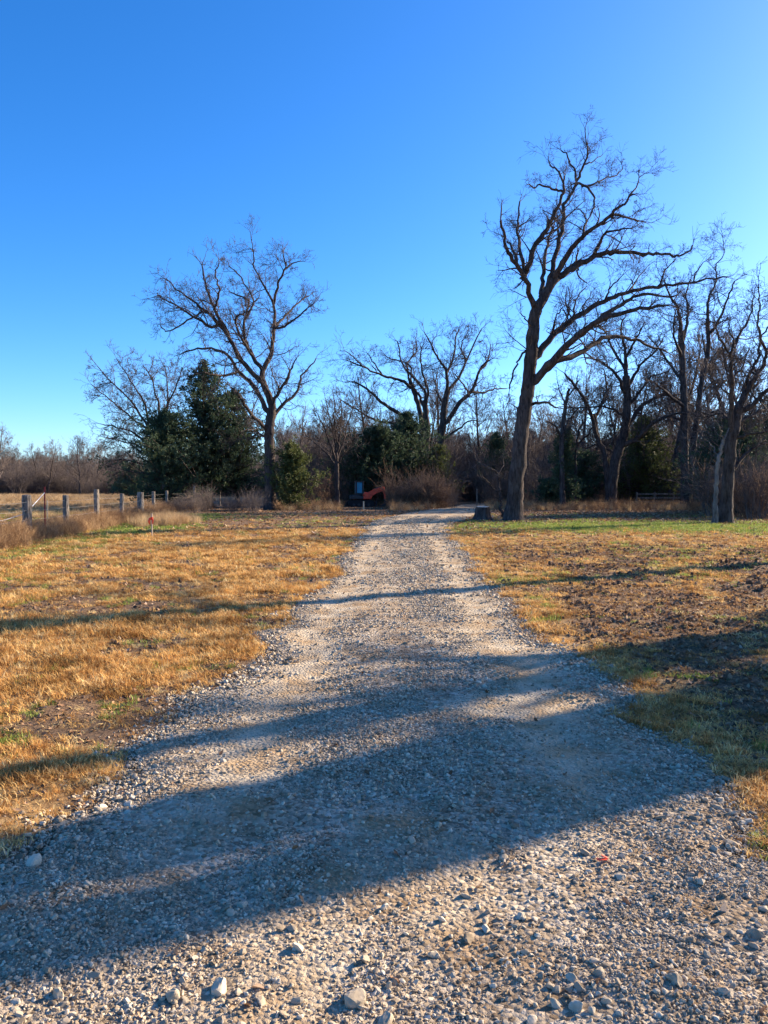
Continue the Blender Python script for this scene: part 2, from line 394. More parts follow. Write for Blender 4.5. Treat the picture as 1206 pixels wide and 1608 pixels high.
# gravel
def acc_gravel(x, y):
    e = road_in(x, y)
    a = sstep(-.25, .06, e) * (1 - .90 * np.minimum(tracks(x, y), 1)) * (1 - .7 * sstep(.48, .66, fbm(x * 1.2, y * .9, 51, 3)))
    a = a * (.12 + 1.25 * sstep(.28, .68, fbm(x * 2.2, y * 2.2, 61, 4)))
    return np.clip(np.maximum(a, .9 * np.exp(-((e - .05) / .17) ** 2)), 0, 1)
P, S = band_points([(1.7, 3.5, 11000, .0095), (3.5, 6, 7000, .012), (6, 11, 3200, .0165), (11, 20, 1100, .024), (20, 42, 260, .038)], 11, acc_gravel)
n = len(P); sz = S * np.exp(RN.normal(0, .48, n)); sz = np.minimum(sz, S * 3.0)
z = top_z(P[:, 0], P[:, 1]) + sz * .03
rot = RN.uniform(0, 6.28, (n, 3)); rot[:, :2] = RN.normal(0, .5, (n, 2))
instancer('loose_gravel', np.c_[P, z], rot, np.repeat(sz[:, None], 3, 1) * RN.uniform(.8, 1.2, (n, 3)), RN.integers(0, 14, n), rock_protos,
          'loose pale limestone gravel spread all over the driveway', 'gravel', M_STONE)
print('gravel', n)
# coarse stones along the shoulders and in the mouth of the drive
def acc_coarse(x, y):
    e = road_in(x, y)
    edge = np.exp(-((e - .08) / .2) ** 2) * .9
    mouth = sstep(3.9, 2.6, y) * .55 + sstep(.2, .8, x) * sstep(4.2, 3.2, y) * .25
    mid = .07 * (1 - tracks(x, y))
    return np.clip(np.maximum(edge, mouth * sstep(-.1, .1, e)) + mid * sstep(-.1, .1, e), 0, 1) * np.maximum(sstep(.35, .6, fbm(x * 2.3, y * 2.3, 64, 3)), .35 * edge)
P, S = band_points([(1.7, 3.2, 650, .020), (3.2, 6, 430, .024), (6, 12, 330, .034), (12, 24, 90, .048)], 12, acc_coarse)
n = len(P); sz = S * np.exp(RN.normal(0, .3, n)); z = top_z(P[:, 0], P[:, 1]) + sz * .08
rot = RN.uniform(0, 6.28, (n, 3)); rot[:, :2] = RN.normal(0, .45, (n, 2))
instancer('coarse_gravel', np.c_[P, z], rot, np.repeat(sz[:, None], 3, 1) * RN.uniform(.8, 1.25, (n, 3)), RN.integers(0, 14, n), rock_protos,
          'coarser limestone gravel banked along both edges of the driveway', 'gravel', M_STONE)
print('coarse', n)
# the largest stones, one by one, as pieces of the driveway
BIG = [rock_mesh('stone', 300 + i, 3) for i in range(10)]
for m_ in BIG: m_.materials.append(M_STONE)
def at_px(px, py):
    v_ = (804 - py) / F_PX; u_ = (px - 603) / F_PX
    d = Vector((u_, math.cos(PITCH) + v_ * math.sin(PITCH), v_ * math.cos(PITCH) - math.sin(PITCH)))
    k = -CAM_H / d.z; return d.x * k, d.y * k
fixed = [(735, 1478, .062), (648, 1245, .045), (345, 1565, .075), (556, 1575, .08), (575, 1515, .045), (470, 1500, .05), (440, 1468, .04), (459, 1467, .038),
         (730, 1410, .05), (695, 1450, .035), (762, 1452, .04), (765, 1437, .035), (605, 1610, .06), (905, 1590, .055), (940, 1540, .05), (898, 1548, .04),
         (55, 1360, .075), (30, 1345, .05), (230, 1232, .055), (810, 1302, .05), (815, 1320, .045), (1010, 1085, .05), (918, 1345, .05), (360, 1430, .04), (380, 1425, .05),
         (975, 1380, .05), (1150, 1330, .06), (1100, 1395, .05), (1035, 1290, .06), (1130, 1270, .05), (320, 1378, .035), (90, 1572, .05), (150, 1540, .045), (270, 1580, .05), (1060, 1560, .06), (1185, 1480, .05)]
big = [(at_px(px, py), s) for px, py, s in fixed]
rr = random.Random(5)
while len(big) < 290:
    y = 1.9 + 9 * rr.random() ** 1.9; k = rr.random()
    if k < .30: x = float(xl(np.array([y]))[0]) + rr.gauss(.02, .14)
    elif k < .5: x = float(xr(np.array([y]))[0]) + rr.gauss(-.02, .15)
    else: x = rr.uniform(-.55 * y - .2, .55 * y + .2); y = min(y, 2 + 3 * rr.random())
    e = float(road_in(np.array([x]), np.array([y]))[0])
    if e < -.25: continue
    big.append(((x, y), min(rr.uniform(.02, .034) * (1 + .10 * y), .07)))
for i, ((x, y), s) in enumerate(big):
    o = link('stone', BIG[i % 10], None, drive)
    o.location = (x, y, float(top_z(np.array([x]), np.array([y]))[0]) + s * .10)
    o.rotation_euler = (rr.gauss(0, .35), rr.gauss(0, .35), rr.uniform(0, 6.28)); o.scale = (s * rr.uniform(.9, 1.2), s * rr.uniform(.85, 1.1), s * rr.uniform(.8, 1.1))

# grass
def tuft(name, seed, nb, rad, h0, h1, lean, w=.0028, curl=.5):
    rng = np.random.default_rng(seed); V = []; F = []; C = []
    for i in range(nb):
        a = rng.uniform(0, 6.28); r = rad * math.sqrt(rng.random()); x0, y0 = r * math.cos(a), r * math.sin(a)
        h = rng.uniform(h0, h1); th = rng.uniform(0, 6.28); ln = abs(rng.normal(0, lean))
        d = np.array([math.sin(ln) * math.cos(th), math.sin(ln) * math.sin(th), math.cos(ln)])
        d2 = d + np.array([math.cos(th), math.sin(th), -.5]) * curl * rng.uniform(.2, 1.2); d2 /= np.linalg.norm(d2)
        sd = np.array([-math.sin(th + rng.normal(0, .6)), math.cos(th), 0]) * w * rng.uniform(.6, 1.3)
        p0 = np.array([x0, y0, -.01]); p1 = p0 + d * h * .55; p2 = p1 + d2 * h * .45
        bI = len(V); V += [p0 - sd, p0 + sd, p1 + sd * .8, p1 - sd * .8, p2]
        F += [bI, bI + 1, bI + 2, bI + 3, bI + 3, bI + 2, bI + 4]; C += [4, 3]
    return mesh_from(name, V, F, C)
dry_protos = [proto('dry_tuft_source', tuft('dry_tuft', 20 + i, 30, .085, .03, .085, 1.0, .0034, .8), M_DRY) for i in range(5)] + \
             [proto('dry_tuft_source', tuft('dry_tuft', 30 + i, 34, .06, .05, .12, .75, .0032, .7), M_DRY) for i in range(2)]
green_protos = [proto('green_tuft_source', tuft('green_tuft', 40 + i, 26, .06, .03, .08, .5, .003), M_GREEN) for i in range(4)]
BANDS = [(1.7, 4.5, 1500, .75), (4.5, 8, 950, .85), (8, 14, 430, 1.15), (14, 24, 150, 1.7), (24, 46, 46, 2.7)]
def acc_dry(x, y):
    out = sstep(.02, -.16, road_in(x, y)); s = soil_mask(x, y)
    clump = sstep(.32, .56, fbm(x * 2.1, y * 2.1, 71, 3))
    rgt = x > 0
    return out * (1 - .93 * s) * (.16 + .84 * clump) * np.where(rgt, .72, 1.0) * (1 - .5 * green_mask(x, y)) * np.where(y > 31, .5, 1) * np.where(y > 25, 1 - .7 * np.clip(green_mask(x, y), 0, 1), 1)
P, S = band_points(BANDS, 13, acc_dry); n = len(P)
sc = (S * RN.uniform(.7, 1.25, n)) * (.75 + .6 * fbm(P[:, 0] * 2, P[:, 1] * 2, 72, 2))
hz = sc / np.maximum(S ** .6, 1) * np.where(P[:, 0] > 0, .62, .80) * (1 - .45 * soil_mask(P[:, 0], P[:, 1]))
rot = np.c_[RN.normal(0, .12, (n, 2)), RN.uniform(0, 6.28, n)]
instancer('dry_grass', np.c_[P, ground_z(P[:, 0], P[:, 1])], rot, np.c_[sc, sc, hz], RN.integers(0, 7, n), dry_protos,
          'short dry golden grass covering the ground on both sides of the driveway', 'grass', M_DRY)
print('dry', n)
def acc_green(x, y): return np.where(y > 25, 1.2, .7) * (1 - .6 * soil_mask(x, y)) * sstep(.02, -.16, road_in(x, y)) * green_mask(x, y) * .8
P, S = band_points(BANDS, 14, acc_green); n = len(P); sc = S * RN.uniform(.6, 1.1, n)
instancer('green_grass', np.c_[P, ground_z(P[:, 0], P[:, 1])], np.c_[RN.normal(0, .1, (n, 2)), RN.uniform(0, 6.28, n)], np.c_[sc, sc, sc / np.maximum(S ** .55, 1)], RN.integers(0, 4, n), green_protos,
          'fresh green grass growing in patches through the dry grass', 'grass', M_GREEN)
# clods and leaves
cm = [rock_mesh('clod_shape', 500 + i, 2) for i in range(6)]
clod_protos = [proto('clod_source', m_, M_CLOD) for m_ in cm]
def acc_clod(x, y): return sstep(-.05, -.3, road_in(x, y)) * soil_mask(x, y) * sstep(.3, .6, fbm(x * 2.2, y * 2.2, 12, 3)) * np.where(x > 0, 1, .25)
P, S = band_points([(2, 6, 600, .022), (6, 12, 300, .032), (12, 22, 90, .045)], 15, acc_clod); n = len(P); s_ = S * np.minimum(np.exp(RN.normal(0, .5, n)), 2.2)
instancer('soil_clods', np.c_[P, ground_z(P[:, 0], P[:, 1]) + s_ * .15], RN.uniform(0, 6.28, (n, 3)), np.repeat(s_[:, None], 3, 1), RN.integers(0, 6, n), clod_protos,
          'dark broken clods of soil in the scraped ground right of the driveway', 'soil', M_CLOD)
def leaf_mesh(seed):
    rng = np.random.default_rng(seed); V = []; 
    for i, (a, w_) in enumerate([(-.5, .02), (-.25, .16), (0, .22), (.25, .15), (.5, .02)]):
        k = rng.uniform(-.08, .12); V += [(a, -w_, .06 * abs(a) * 4 * rng.random() + k), (a, 0, 0), (a, w_, .12 * rng.random() + k)]
    F = []; 
    for i in range(4):
        for j in range(2): q = i * 3 + j; F += [q, q + 1, q + 4, q + 3]
    return mesh_from('leaf_shape', V, F, [4] * 8, True)
leaf_protos = [proto('leaf_source', leaf_mesh(i), M_LEAF) for i in range(4)]
def acc_leaf(x, y):
    off = sstep(.05, -.2, road_in(x, y))
    a = off * (soil_mask(x, y) * .9 + .12) * np.where(x > 0, 1, .35)
    return np.clip(a + .015 * (1 - off), 0, 1)
P, S = band_points([(1.8, 6, 480, .045), (6, 12, 280, .055), (12, 24, 120, .075), (24, 60, 18, .16)], 16, acc_leaf); n = len(P); s_ = S * RN.uniform(.6, 1.3, n)
instancer('fallen_leaves', np.c_[P, top_z(P[:, 0], P[:, 1]) + s_ * .12], np.c_[RN.normal(0, .5, (n, 2)), RN.uniform(0, 6.28, n)], np.repeat(s_[:, None], 3, 1), RN.integers(0, 4, n), leaf_protos,
          'brown fallen oak leaves littering the soil right of the driveway and under the trees', 'leaves', M_LEAF)

# ------------------------------------------------------------------ trees
class Tubes:
    def __init__(s): s.g = {}
    def add(s, P, r, k): s.g.setdefault((len(P), k), []).append((P, r))
    def mesh(s, name, smooth=True):
        VV = []; FF = []; base = 0; nf = 0
        for (n, k), L_ in s.g.items():
            P = np.array([a for a, _ in L_], float); Rr = np.array([b_ for _, b_ in L_], float)   # m,n,3 / m,n
            T = np.empty_like(P); T[:, 1:-1] = P[:, 2:] - P[:, :-2]; T[:, 0] = P[:, 1] - P[:, 0]; T[:, -1] = P[:, -1] - P[:, -2]
            T /= np.linalg.norm(T, axis=-1, keepdims=True) + 1e-9
            ref = np.array([.31, .87, .05]); U = np.cross(T, ref); U /= np.linalg.norm(U, axis=-1, keepdims=True) + 1e-9; Wv = np.cross(T, U)
            an = np.arange(k) * 2 * math.pi / k
            V = P[:, :, None] + (U[:, :, None] * np.cos(an)[None, None, :, None] + Wv[:, :, None] * np.sin(an)[None, None, :, None]) * Rr[:, :, None, None]
            m = len(L_); VV.append(V.reshape(-1, 3))
            i = np.arange(m * n * k).reshape(m, n, k) + base
            a = i[:, :-1]; b_ = np.roll(i, -1, 2)[:, :-1]; c_ = np.roll(i, -1, 2)[:, 1:]; d_ = i[:, 1:]
            FF.append(np.stack([a, b_, c_, d_], -1).reshape(-1)); base += m * n * k; nf += m * (n - 1) * k
        return mesh_from(name, np.concatenate(VV), np.concatenate(FF), np.full(nf, 4), smooth)
def vadd(a, b_, k=1.0): return (a[0] + b_[0] * k, a[1] + b_[1] * k, a[2] + b_[2] * k)
def norm(a):
    l = math.sqrt(a[0] * a[0] + a[1] * a[1] + a[2] * a[2]) or 1; return (a[0] / l, a[1] / l, a[2] / l)
def turn(d, ang, rng):
    while True:
        q = (rng.gauss(0, 1), rng.gauss(0, 1), rng.gauss(0, 1)); dt = q[0] * d[0] + q[1] * d[1] + q[2] * d[2]
        s = (q[0] - d[0] * dt, q[1] - d[1] * dt, q[2] - d[2] * dt); l = math.sqrt(s[0] ** 2 + s[1] ** 2 + s[2] ** 2)
        if l > .2: break
    c, n_ = math.cos(ang), math.sin(ang) / l
    return (d[0] * c + s[0] * n_, d[1] * c + s[1] * n_, d[2] * c + s[2] * n_)
def grow(B, p, d, Ln, r, lv, mx, rng, gn=.25, up=.08, rmin=.006, kids=(6, 5, 4, 3), ang=(.55, 1.1)):
    ns = 5 if Ln > 2.5 else 4 if lv < mx - 1 else 3 if lv < mx else 2
    P = [p]; Rr = [r]; st = Ln / ns; dd = d; D = [d]
    for i in range(ns):
        g_ = gn * (1.0, .8, .6, .5, .5)[lv]
        dd = norm((dd[0] + rng.gauss(0, g_), dd[1] + rng.gauss(0, g_), dd[2] + rng.gauss(0, g_) + up)); p = vadd(p, dd, st)
        P.append(p); D.append(dd); Rr.append(max(r * (1 - .68 * (i + 1) / ns), rmin * .6))
    B.add(P, Rr, 5 if r > .05 else 3)
    if lv < mx:
        for j in range(max(1, int(kids[min(lv, len(kids) - 1)] * rng.uniform(.7, 1.35)))):
            t = rng.uniform(.15, 1.0) * ns; i = min(int(t), ns - 1); f = t - i
            q = tuple(P[i][c_] * (1 - f) + P[i + 1][c_] * f for c_ in range(3))
            rl = Rr[i] * (1 - f) + Rr[i + 1] * f
            l2 = Ln * rng.uniform(.45, .78) * (1.12 - .4 * t / ns)
            grow(B, q, turn(D[i + 1], rng.uniform(*ang), rng), l2, max(rl * rng.uniform(.45, .7), rmin), lv + 1, mx, rng, gn, up, rmin, kids, ang)
def cr(P, per):                                  # Catmull-Rom
    P = [np.array(p, float) for p in P]; Q = [2 * P[0] - P[1]] + P + [2 * P[-1] - P[-2]]; out = []
    for i in range(1, len(Q) - 2):
        for s in range(per):
            t = s / per; a, b_, c_, d_ = Q[i - 1:i + 3]
            out.append(.5 * (2 * b_ + (c_ - a) * t + (2 * a - 5 * b_ + 4 * c_ - d_) * t * t + (-a + 3 * b_ - 3 * c_ + d_) * t ** 3))
    out.append(P[-1]); return np.array(out)
def place(px, py, dist):                         # a point of the world that far ahead of the camera
    v_ = (804 - py) / F_PX; u_ = (px - 603) / F_PX
    fy = math.cos(PITCH) + v_ * math.sin(PITCH); k = dist / fy
    return np.array([u_ * k, dist, CAM_H + (v_ * math.cos(PITCH) - math.sin(PITCH)) * k])

def surveyed_tree(name, label, dist, stems, limbs, seed, twig_len=1.6, rmin=.008, kids=(5, 4, 3), mx=2, spacing=.5, bark_m=None, twig_m=None, up=.05, gn=.3, spread=6.0, sag=0, group=None):
    """trunks and limbs measured off the place: (points, start radius, end radius[, depth drift]); crown of twigs grown on them"""
    rng = random.Random(seed); nr = np.random.default_rng(seed)
    b0 = place(*stems[0][0][0], dist); base = np.array([b0[0], dist, gz(b0[0], dist) - .05])
    root = empty(name, tuple(base), label, 'tree', group)
    sc_ = dist / F_PX; tw = Tubes()
    def run(pts, r0, r1, drift, y0, is_trunk):
        q = [place(x_, y_, dist) for x_, y_ in pts]; n_ = len(q)
        acc = [0]
        for i in range(1, n_): acc.append(acc[-1] + np.linalg.norm(q[i] - q[i - 1]))
        k = np.array(acc) / acc[-1]
        out = []
        for i, p in enumerate(q):
            dy = y0 + drift * k[i] ** 1.1
            # keep the measured outline: scale x and z with the depth drift
            out.append(np.array([p[0] * (dist + dy) / dist, dist + dy, CAM_H + (p[2] - CAM_H) * (dist + dy) / dist]))
        if is_trunk: out[0][2] = base[2] - .05
        C = cr(out, 5 if not is_trunk else 7)
        if not is_trunk and q[0][2] > 0 and len(C) > 8 and r1 < 2.1: C = C[:-int(len(C) * .14) or None]
        L_ = acc[-1]
        C[1:-1] += nr.normal(0, 1, (len(C) - 2, 3)) * (.005 * L_ / max(len(C) / 6, 1) + .014 + .012 * (r0 * sc_ < .2))
        kk = np.linspace(0, 1, len(C)); rr_ = (r0 + (r1 - r0) * kk ** .85) * sc_ * (1 + nr.normal(0, .04, len(C)))
        return C, rr_
    ends = []
    for s in stems:
        C, rr_ = run(s[0], s[1], s[2], s[3] if len(s) > 3 else 0, s[4] if len(s) > 4 else 0, s[0][0][1] > 740)
        if s[0][0][1] > 740:
            hh = C[:, 2] - base[2]; rr_ = rr_ * (1 + .55 * np.exp(-np.maximum(hh, 0) / .35))
        T = Tubes(); T.add(list(C - base), list(rr_), 14)
        link('trunk', T.mesh('trunk'), bark_m or M_BARK, root)
        ends.append((C, rr_))
    allC = ends[:]
    for s in limbs:
        drift = s[3] if len(s) > 3 else rng.uniform(-spread, spread)
        p0 = place(*s[0][0], dist); best = 0; y0 = 0; bd = 1e9
        for C, _ in allC:                        # root the limb on the nearest built wood
            pr = C.copy(); f = dist / pr[:, 1]; d2 = (pr[:, 0] * f - p0[0]) ** 2 + ((pr[:, 2] - CAM_H) * f + CAM_H - p0[2]) ** 2
            i = int(d2.argmin())
            if d2[i] < bd: bd = d2[i]; y0 = C[i, 1] - dist; pc = C[i]
        C, rr_ = run(s[0], s[1], s[2], drift, y0, False)
        if bd < (1.0) ** 2: C[0] = pc
        T = Tubes(); T.add(list(C - base), list(rr_), 8); link('limb', T.mesh('limb'), bark_m or M_BARK, root)
        allC.append((C, rr_))
        L_ = float(np.linalg.norm(np.diff(C, axis=0), axis=1).sum()); seg = np.diff(C, axis=0); sl = np.linalg.norm(seg, axis=1); cum = np.r_[0, np.cumsum(sl)]
        nk = int(L_ / spacing * rng.uniform(.9, 1.2))
        for j in range(nk):
            t_ = rng.uniform(.12, .97) * L_; i = min(int(np.searchsorted(cum, t_) - 1), len(seg) - 1); i = max(i, 0); f = (t_ - cum[i]) / sl[i]
            p = C[i] + seg[i] * f; d = tuple(seg[i] / sl[i]); fr = t_ / L_
            ll = twig_len * rng.uniform(.4, 1.15) * (1.1 - .72 * fr)
            grow(tw, tuple(p - base), turn(d, rng.uniform(.5, 1.25), rng), ll, min(max(rr_[i] * rng.uniform(.3, .6), rmin * 2.0), .05), 0, mx, rng, gn, up, rmin, kids)
        for j in range(2):
            grow(tw, tuple(C[-1] - base), turn(tuple(seg[-1] / sl[-1]), rng.uniform(.05, .4), rng), twig_len * rng.uniform(.3, .55), max(rr_[-1] * .6, rmin), 1, mx, rng, gn, up, rmin, (3, 3, 3, 2))
    o = link('twigs', tw.mesh('twigs', False), twig_m or M_TWIG, root); o['kind'] = 'stuff'
    return root

# tall old tree right of the driveway
surveyed_tree('oak_tree', 'tallest leaning bare tree with a big arching low limb, beside the stump', 36.5,
    [([(806, 820), (810, 770), (816, 700), (823, 650), (829, 608), (833, 566), (838, 508), (842, 485)], 13.5, 8.5, -.5),
     ([(842, 487), (858, 459), (868, 443), (875, 435)], 8.2, 5.8, .3, -.5)],
    [([(840, 490), (836, 474), (819, 427), (798, 396), (790, 365), (780, 315)], 5.5, 1.6, -3.5),
     ([(821, 436), (823, 427), (815, 381), (813, 346), (819, 296)], 4, 1.2, 2.5),
     ([(812, 410), (803, 386), (795, 378)], 2.5, 1.2, 1),
     ([(822, 432), (829, 420), (838, 389), (856, 362), (871, 335), (883, 307), (885, 288), (881, 257)], 5, 1.6, -1.5),
     ([(883, 300), (872, 298), (850, 290), (838, 296), (826, 284)], 2.0, .8, -1.5),
     ([(881, 268), (868, 262), (860, 250)], 1.6, .8, 1),
     ([(852, 470), (852, 450), (854, 412), (865, 365), (864, 350), (852, 330)], 4.5, 1.2, 3.5),
     ([(856, 460), (860, 450), (871, 408), (883, 354), (885, 323), (894, 311), (906, 284), (894, 253), (879, 234), (866, 226)], 5, 1.0, 2.0),
     ([(906, 284), (920, 253), (920, 219), (917, 190)], 2.4, .6, -1), ([(918, 258), (932, 253), (950, 240)], 1.4, .5, 1),
     ([(908, 286), (921, 292), (948, 282), (972, 273), (979, 253)], 2.2, .7, 2.5), ([(912, 284), (933, 311), (929, 335), (914, 362)], 2.0, 1.0, -1),
     ([(867, 443), (894, 396), (914, 373), (948, 346), (976, 323), (991, 307), (1014, 302)], 5, 1.2, -3.0),
     ([(991, 307), (1003, 284), (1003, 265)], 1.4, .5, 1), ([(966, 335), (995, 346), (1018, 350)], 2, .8, 2),
     ([(914, 373), (920, 345), (908, 325)], 2, .8, 2),
     ([(875, 435), (906, 416), (941, 400), (972, 396), (1010, 398), (1045, 400), (1068, 402), (1088, 385), (1099, 373)], 5.5, 1.0, 2.5),
     ([(933, 400), (948, 369), (972, 360), (1003, 358)], 3, 1, -2.5), ([(906, 416), (908, 433), (925, 447)], 1.8, .8, 1),
     ([(864, 450), (885, 430), (900, 415), (912, 385)], 4, 1.5, 3),
     ([(835, 603), (867, 568), (906, 527), (948, 501), (987, 489), (1034, 481), (1080, 478)], 7, 1.8, -4),
     ([(841, 566), (867, 528), (902, 501), (948, 474), (987, 458), (1034, 450), (1088, 443), (1142, 435), (1165, 434)], 6, 1.2, 3.5),
     ([(868, 570), (910, 555), (945, 532), (980, 530), (1010, 539), (1041, 551), (1075, 560)], 5, 1.5, 5),
     ([(855, 585), (890, 545), (930, 510), (975, 478), (1010, 462), (1050, 466), (1095, 458)], 5, 1.4, 0),
     ([(833, 634), (851, 632), (866, 636), (877, 643)], 2.6, 1.3, -1.2), ([(834, 545), (824, 552), (813, 568), (804, 592), (798, 624)], 2.2, 1.1, -.4),
     ([(948, 474), (960, 450), (985, 425)], 2, .6, -2), ([(900, 503), (905, 472), (925, 445)], 2.2, .6, 2), ([(1034, 450), (1045, 425), (1064, 404)], 1.8, .6, -1.5), ([(868, 530), (872, 500), (888, 478)], 2, .6, -1.5), ([(987, 458), (1002, 435), (1022, 413)], 1.8, .6, 2), ([(930, 508), (950, 520), (975, 515)], 1.8, .6, 2), ([(1088, 443), (1098, 420), (1118, 402)], 1.5, .5, -1),
     ([(838, 520), (826, 500), (815, 490)], 1.5, .7, -1), ([(826, 640), (812, 640), (800, 632)], 1.5, .6, 1)],
    1, twig_len=1.9, rmin=.0065, kids=(4, 4, 3), mx=3, spacing=.50, spread=4, gn=.22)

surveyed_tree('oak_tree', 'spreading bare oak with dark trunk left of the driveway, in front of the cedars', 55,
    [([(425, 800), (424, 751), (423, 700), (423, 678), (426, 650)], 9, 7, 0), ([(426, 652), (427, 636), (419, 615), (412, 598)], 6.6, 5, -.5)],
    [([(422, 675), (412, 668), (390, 645), (375, 620), (355, 602)], 4, 1.3, -5), ([(421, 650), (401, 609), (375, 583), (353, 554), (317, 547), (288, 554), (268, 566)], 4.5, 1, 6),
     ([(412, 600), (412, 583), (426, 554), (430, 514), (430, 478), (412, 445), (397, 416), (383, 394)], 5, 1, 2),
     ([(430, 514), (448, 496), (470, 474), (496, 459)], 2.4, .9, 4), ([(430, 478), (437, 445), (448, 419), (441, 387)], 2.6, .9, -2), ([(446, 425), (462, 412), (478, 410)], 1.5, .6, 1),
     ([(399, 420), (397, 395), (395, 370)], 1.4, .5, -1), ([(430, 518), (456, 507), (480, 487), (500, 470)], 2.2, .8, -4),
     ([(412, 598), (408, 598), (379, 565), (357, 525), (339, 489), (324, 452), (317, 416), (310, 388)], 5, 1, -4),
     ([(357, 525), (324, 489), (284, 459), (244, 423)], 2.8, .8, -2), ([(339, 518), (302, 496), (259, 470), (240, 463)], 2.4, .8, 3), ([(348, 510), (320, 490), (288, 508), (262, 520), (246, 500)], 2, .7, -3),
     ([(412, 583), (390, 547), (383, 510), (390, 474), (370, 462), (353, 456)], 3.6, .9, 5), ([(395, 560), (375, 520), (370, 500), (385, 490), (405, 485)], 2.4, .9, -4),
     ([(386, 500), (398, 470), (372, 430), (352, 410)], 2, .7, 3), ([(424, 640), (445, 605), (459, 576), (470, 554)], 3, .9, -3), ([(425, 662), (445, 634), (466, 616), (474, 591), (492, 569), (500, 556)], 3.4, .9, 3),
     ([(337, 486), (345, 455), (338, 430), (350, 400)], 2, .7, -3), ([(422, 690), (405, 680), (392, 690), (375, 680)], 2, .8, 3), ([(375, 583), (345, 590), (318, 585), (296, 590)], 2.4, .8, -5)],
    2, twig_len=3.0, rmin=.010, kids=(4, 4, 3), mx=3, spacing=.52, spread=6, gn=.30)

surveyed_tree('oak_tree', 'bare tree rising behind the middle cedar, its long limbs sweeping left', 77,
    [([(658, 792), (664, 740), (671, 691), (669, 650), (666, 630)], 6.5, 4.2, 0), ([(668, 700), (660, 650), (650, 615), (643, 595)], 4.5, 3, 1)],
    [([(648, 612), (630, 598), (601, 590), (570, 576), (536, 562)], 3, .9, -5), ([(666, 640), (657, 620), (646, 604), (643, 573), (615, 564), (590, 548)], 2.6, .8, 4),
     ([(668, 632), (666, 612), (649, 593), (632, 572), (625, 540), (618, 532)], 2.6, .8, 2), ([(655, 690), (635, 657), (604, 635), (581, 615), (559, 601), (542, 600)], 4, 1, -3),
     ([(650, 690), (621, 667), (590, 660), (564, 646), (542, 632), (522, 618)], 2.6, .8, 5), ([(668, 640), (672, 615), (665, 590), (660, 560), (668, 530)], 2.6, .8, -4),
     ([(643, 600), (640, 570), (655, 550), (650, 525)], 2, .8, 5), ([(601, 590), (585, 566), (575, 552)], 1.5, .6, 2), ([(570, 576), (555, 560), (540, 550)], 1.3, .6, -2)],
    3, twig_len=3.3, rmin=.013, kids=(4, 4, 3), mx=3, spacing=.68, spread=7, gn=.30)
surveyed_tree('oak_tree', 'bare vase shaped tree behind the middle cedar, its forked limbs spreading right', 74,
    [([(684, 792), (686, 750), (689, 712), (695, 672), (698, 638), (703, 612)], 6.5, 4.4, 0)],
    [([(703, 614), (700, 581), (688, 564), (674, 536), (664, 518)], 3, .8, -4), ([(703, 615), (720, 593), (734, 564), (750, 528), (762, 508)], 2.8, .8, 3),
     ([(699, 668), (722, 632), (742, 612), (752, 584), (762, 570), (787, 556)], 4, 1, -2), ([(739, 618), (762, 615), (782, 610), (804, 611)], 2.2, .8, 4),
     ([(701, 590), (712, 560), (716, 530), (724, 508)], 2.4, .8, 5), ([(695, 690), (720, 674), (739, 660), (760, 664)], 2.2, .7, -3), ([(700, 640), (688, 620), (684, 600), (690, 575)], 2, .8, 5),
     ([(733, 568), (724, 545), (735, 520)], 1.8, .7, -3), ([(755, 582), (768, 560), (770, 535)], 1.8, .7, 3), ([(739, 622), (725, 600), (712, 585)], 1.8, .7, -4)],
    4, twig_len=3.3, rmin=.013, kids=(4, 4, 3), mx=3, spacing=.68, spread=7, gn=.30)
surveyed_tree('bare_tree', 'small slender bare tree with upswept twigs just left of the red excavator', 61,
    [([(530, 792), (529, 760), (529, 725), (527, 708)], 4, 3, 0)],
    [([(528, 726), (518, 695), (507, 668), (494, 640)], 2, .6, -2), ([(528, 712), (523, 680), (516, 648), (508, 615)], 2, .6, 2), ([(528, 712), (534, 680), (536, 645), (532, 608)], 2.1, .6, 0),
     ([(529, 722), (540, 690), (549, 655), (562, 625)], 2, .6, 2), ([(530, 730), (548, 700), (566, 680), (582, 660)], 1.6, .5, -2), ([(529, 735), (510, 708), (488, 690), (472, 672)], 1.6, .5, 3), ([(531, 700), (524, 660), (526, 620)], 1.5, .5, -3)],
    5, twig_len=2.4, rmin=.012, kids=(4, 4, 2), mx=3, spacing=.40, spread=2, up=.14, gn=.16)
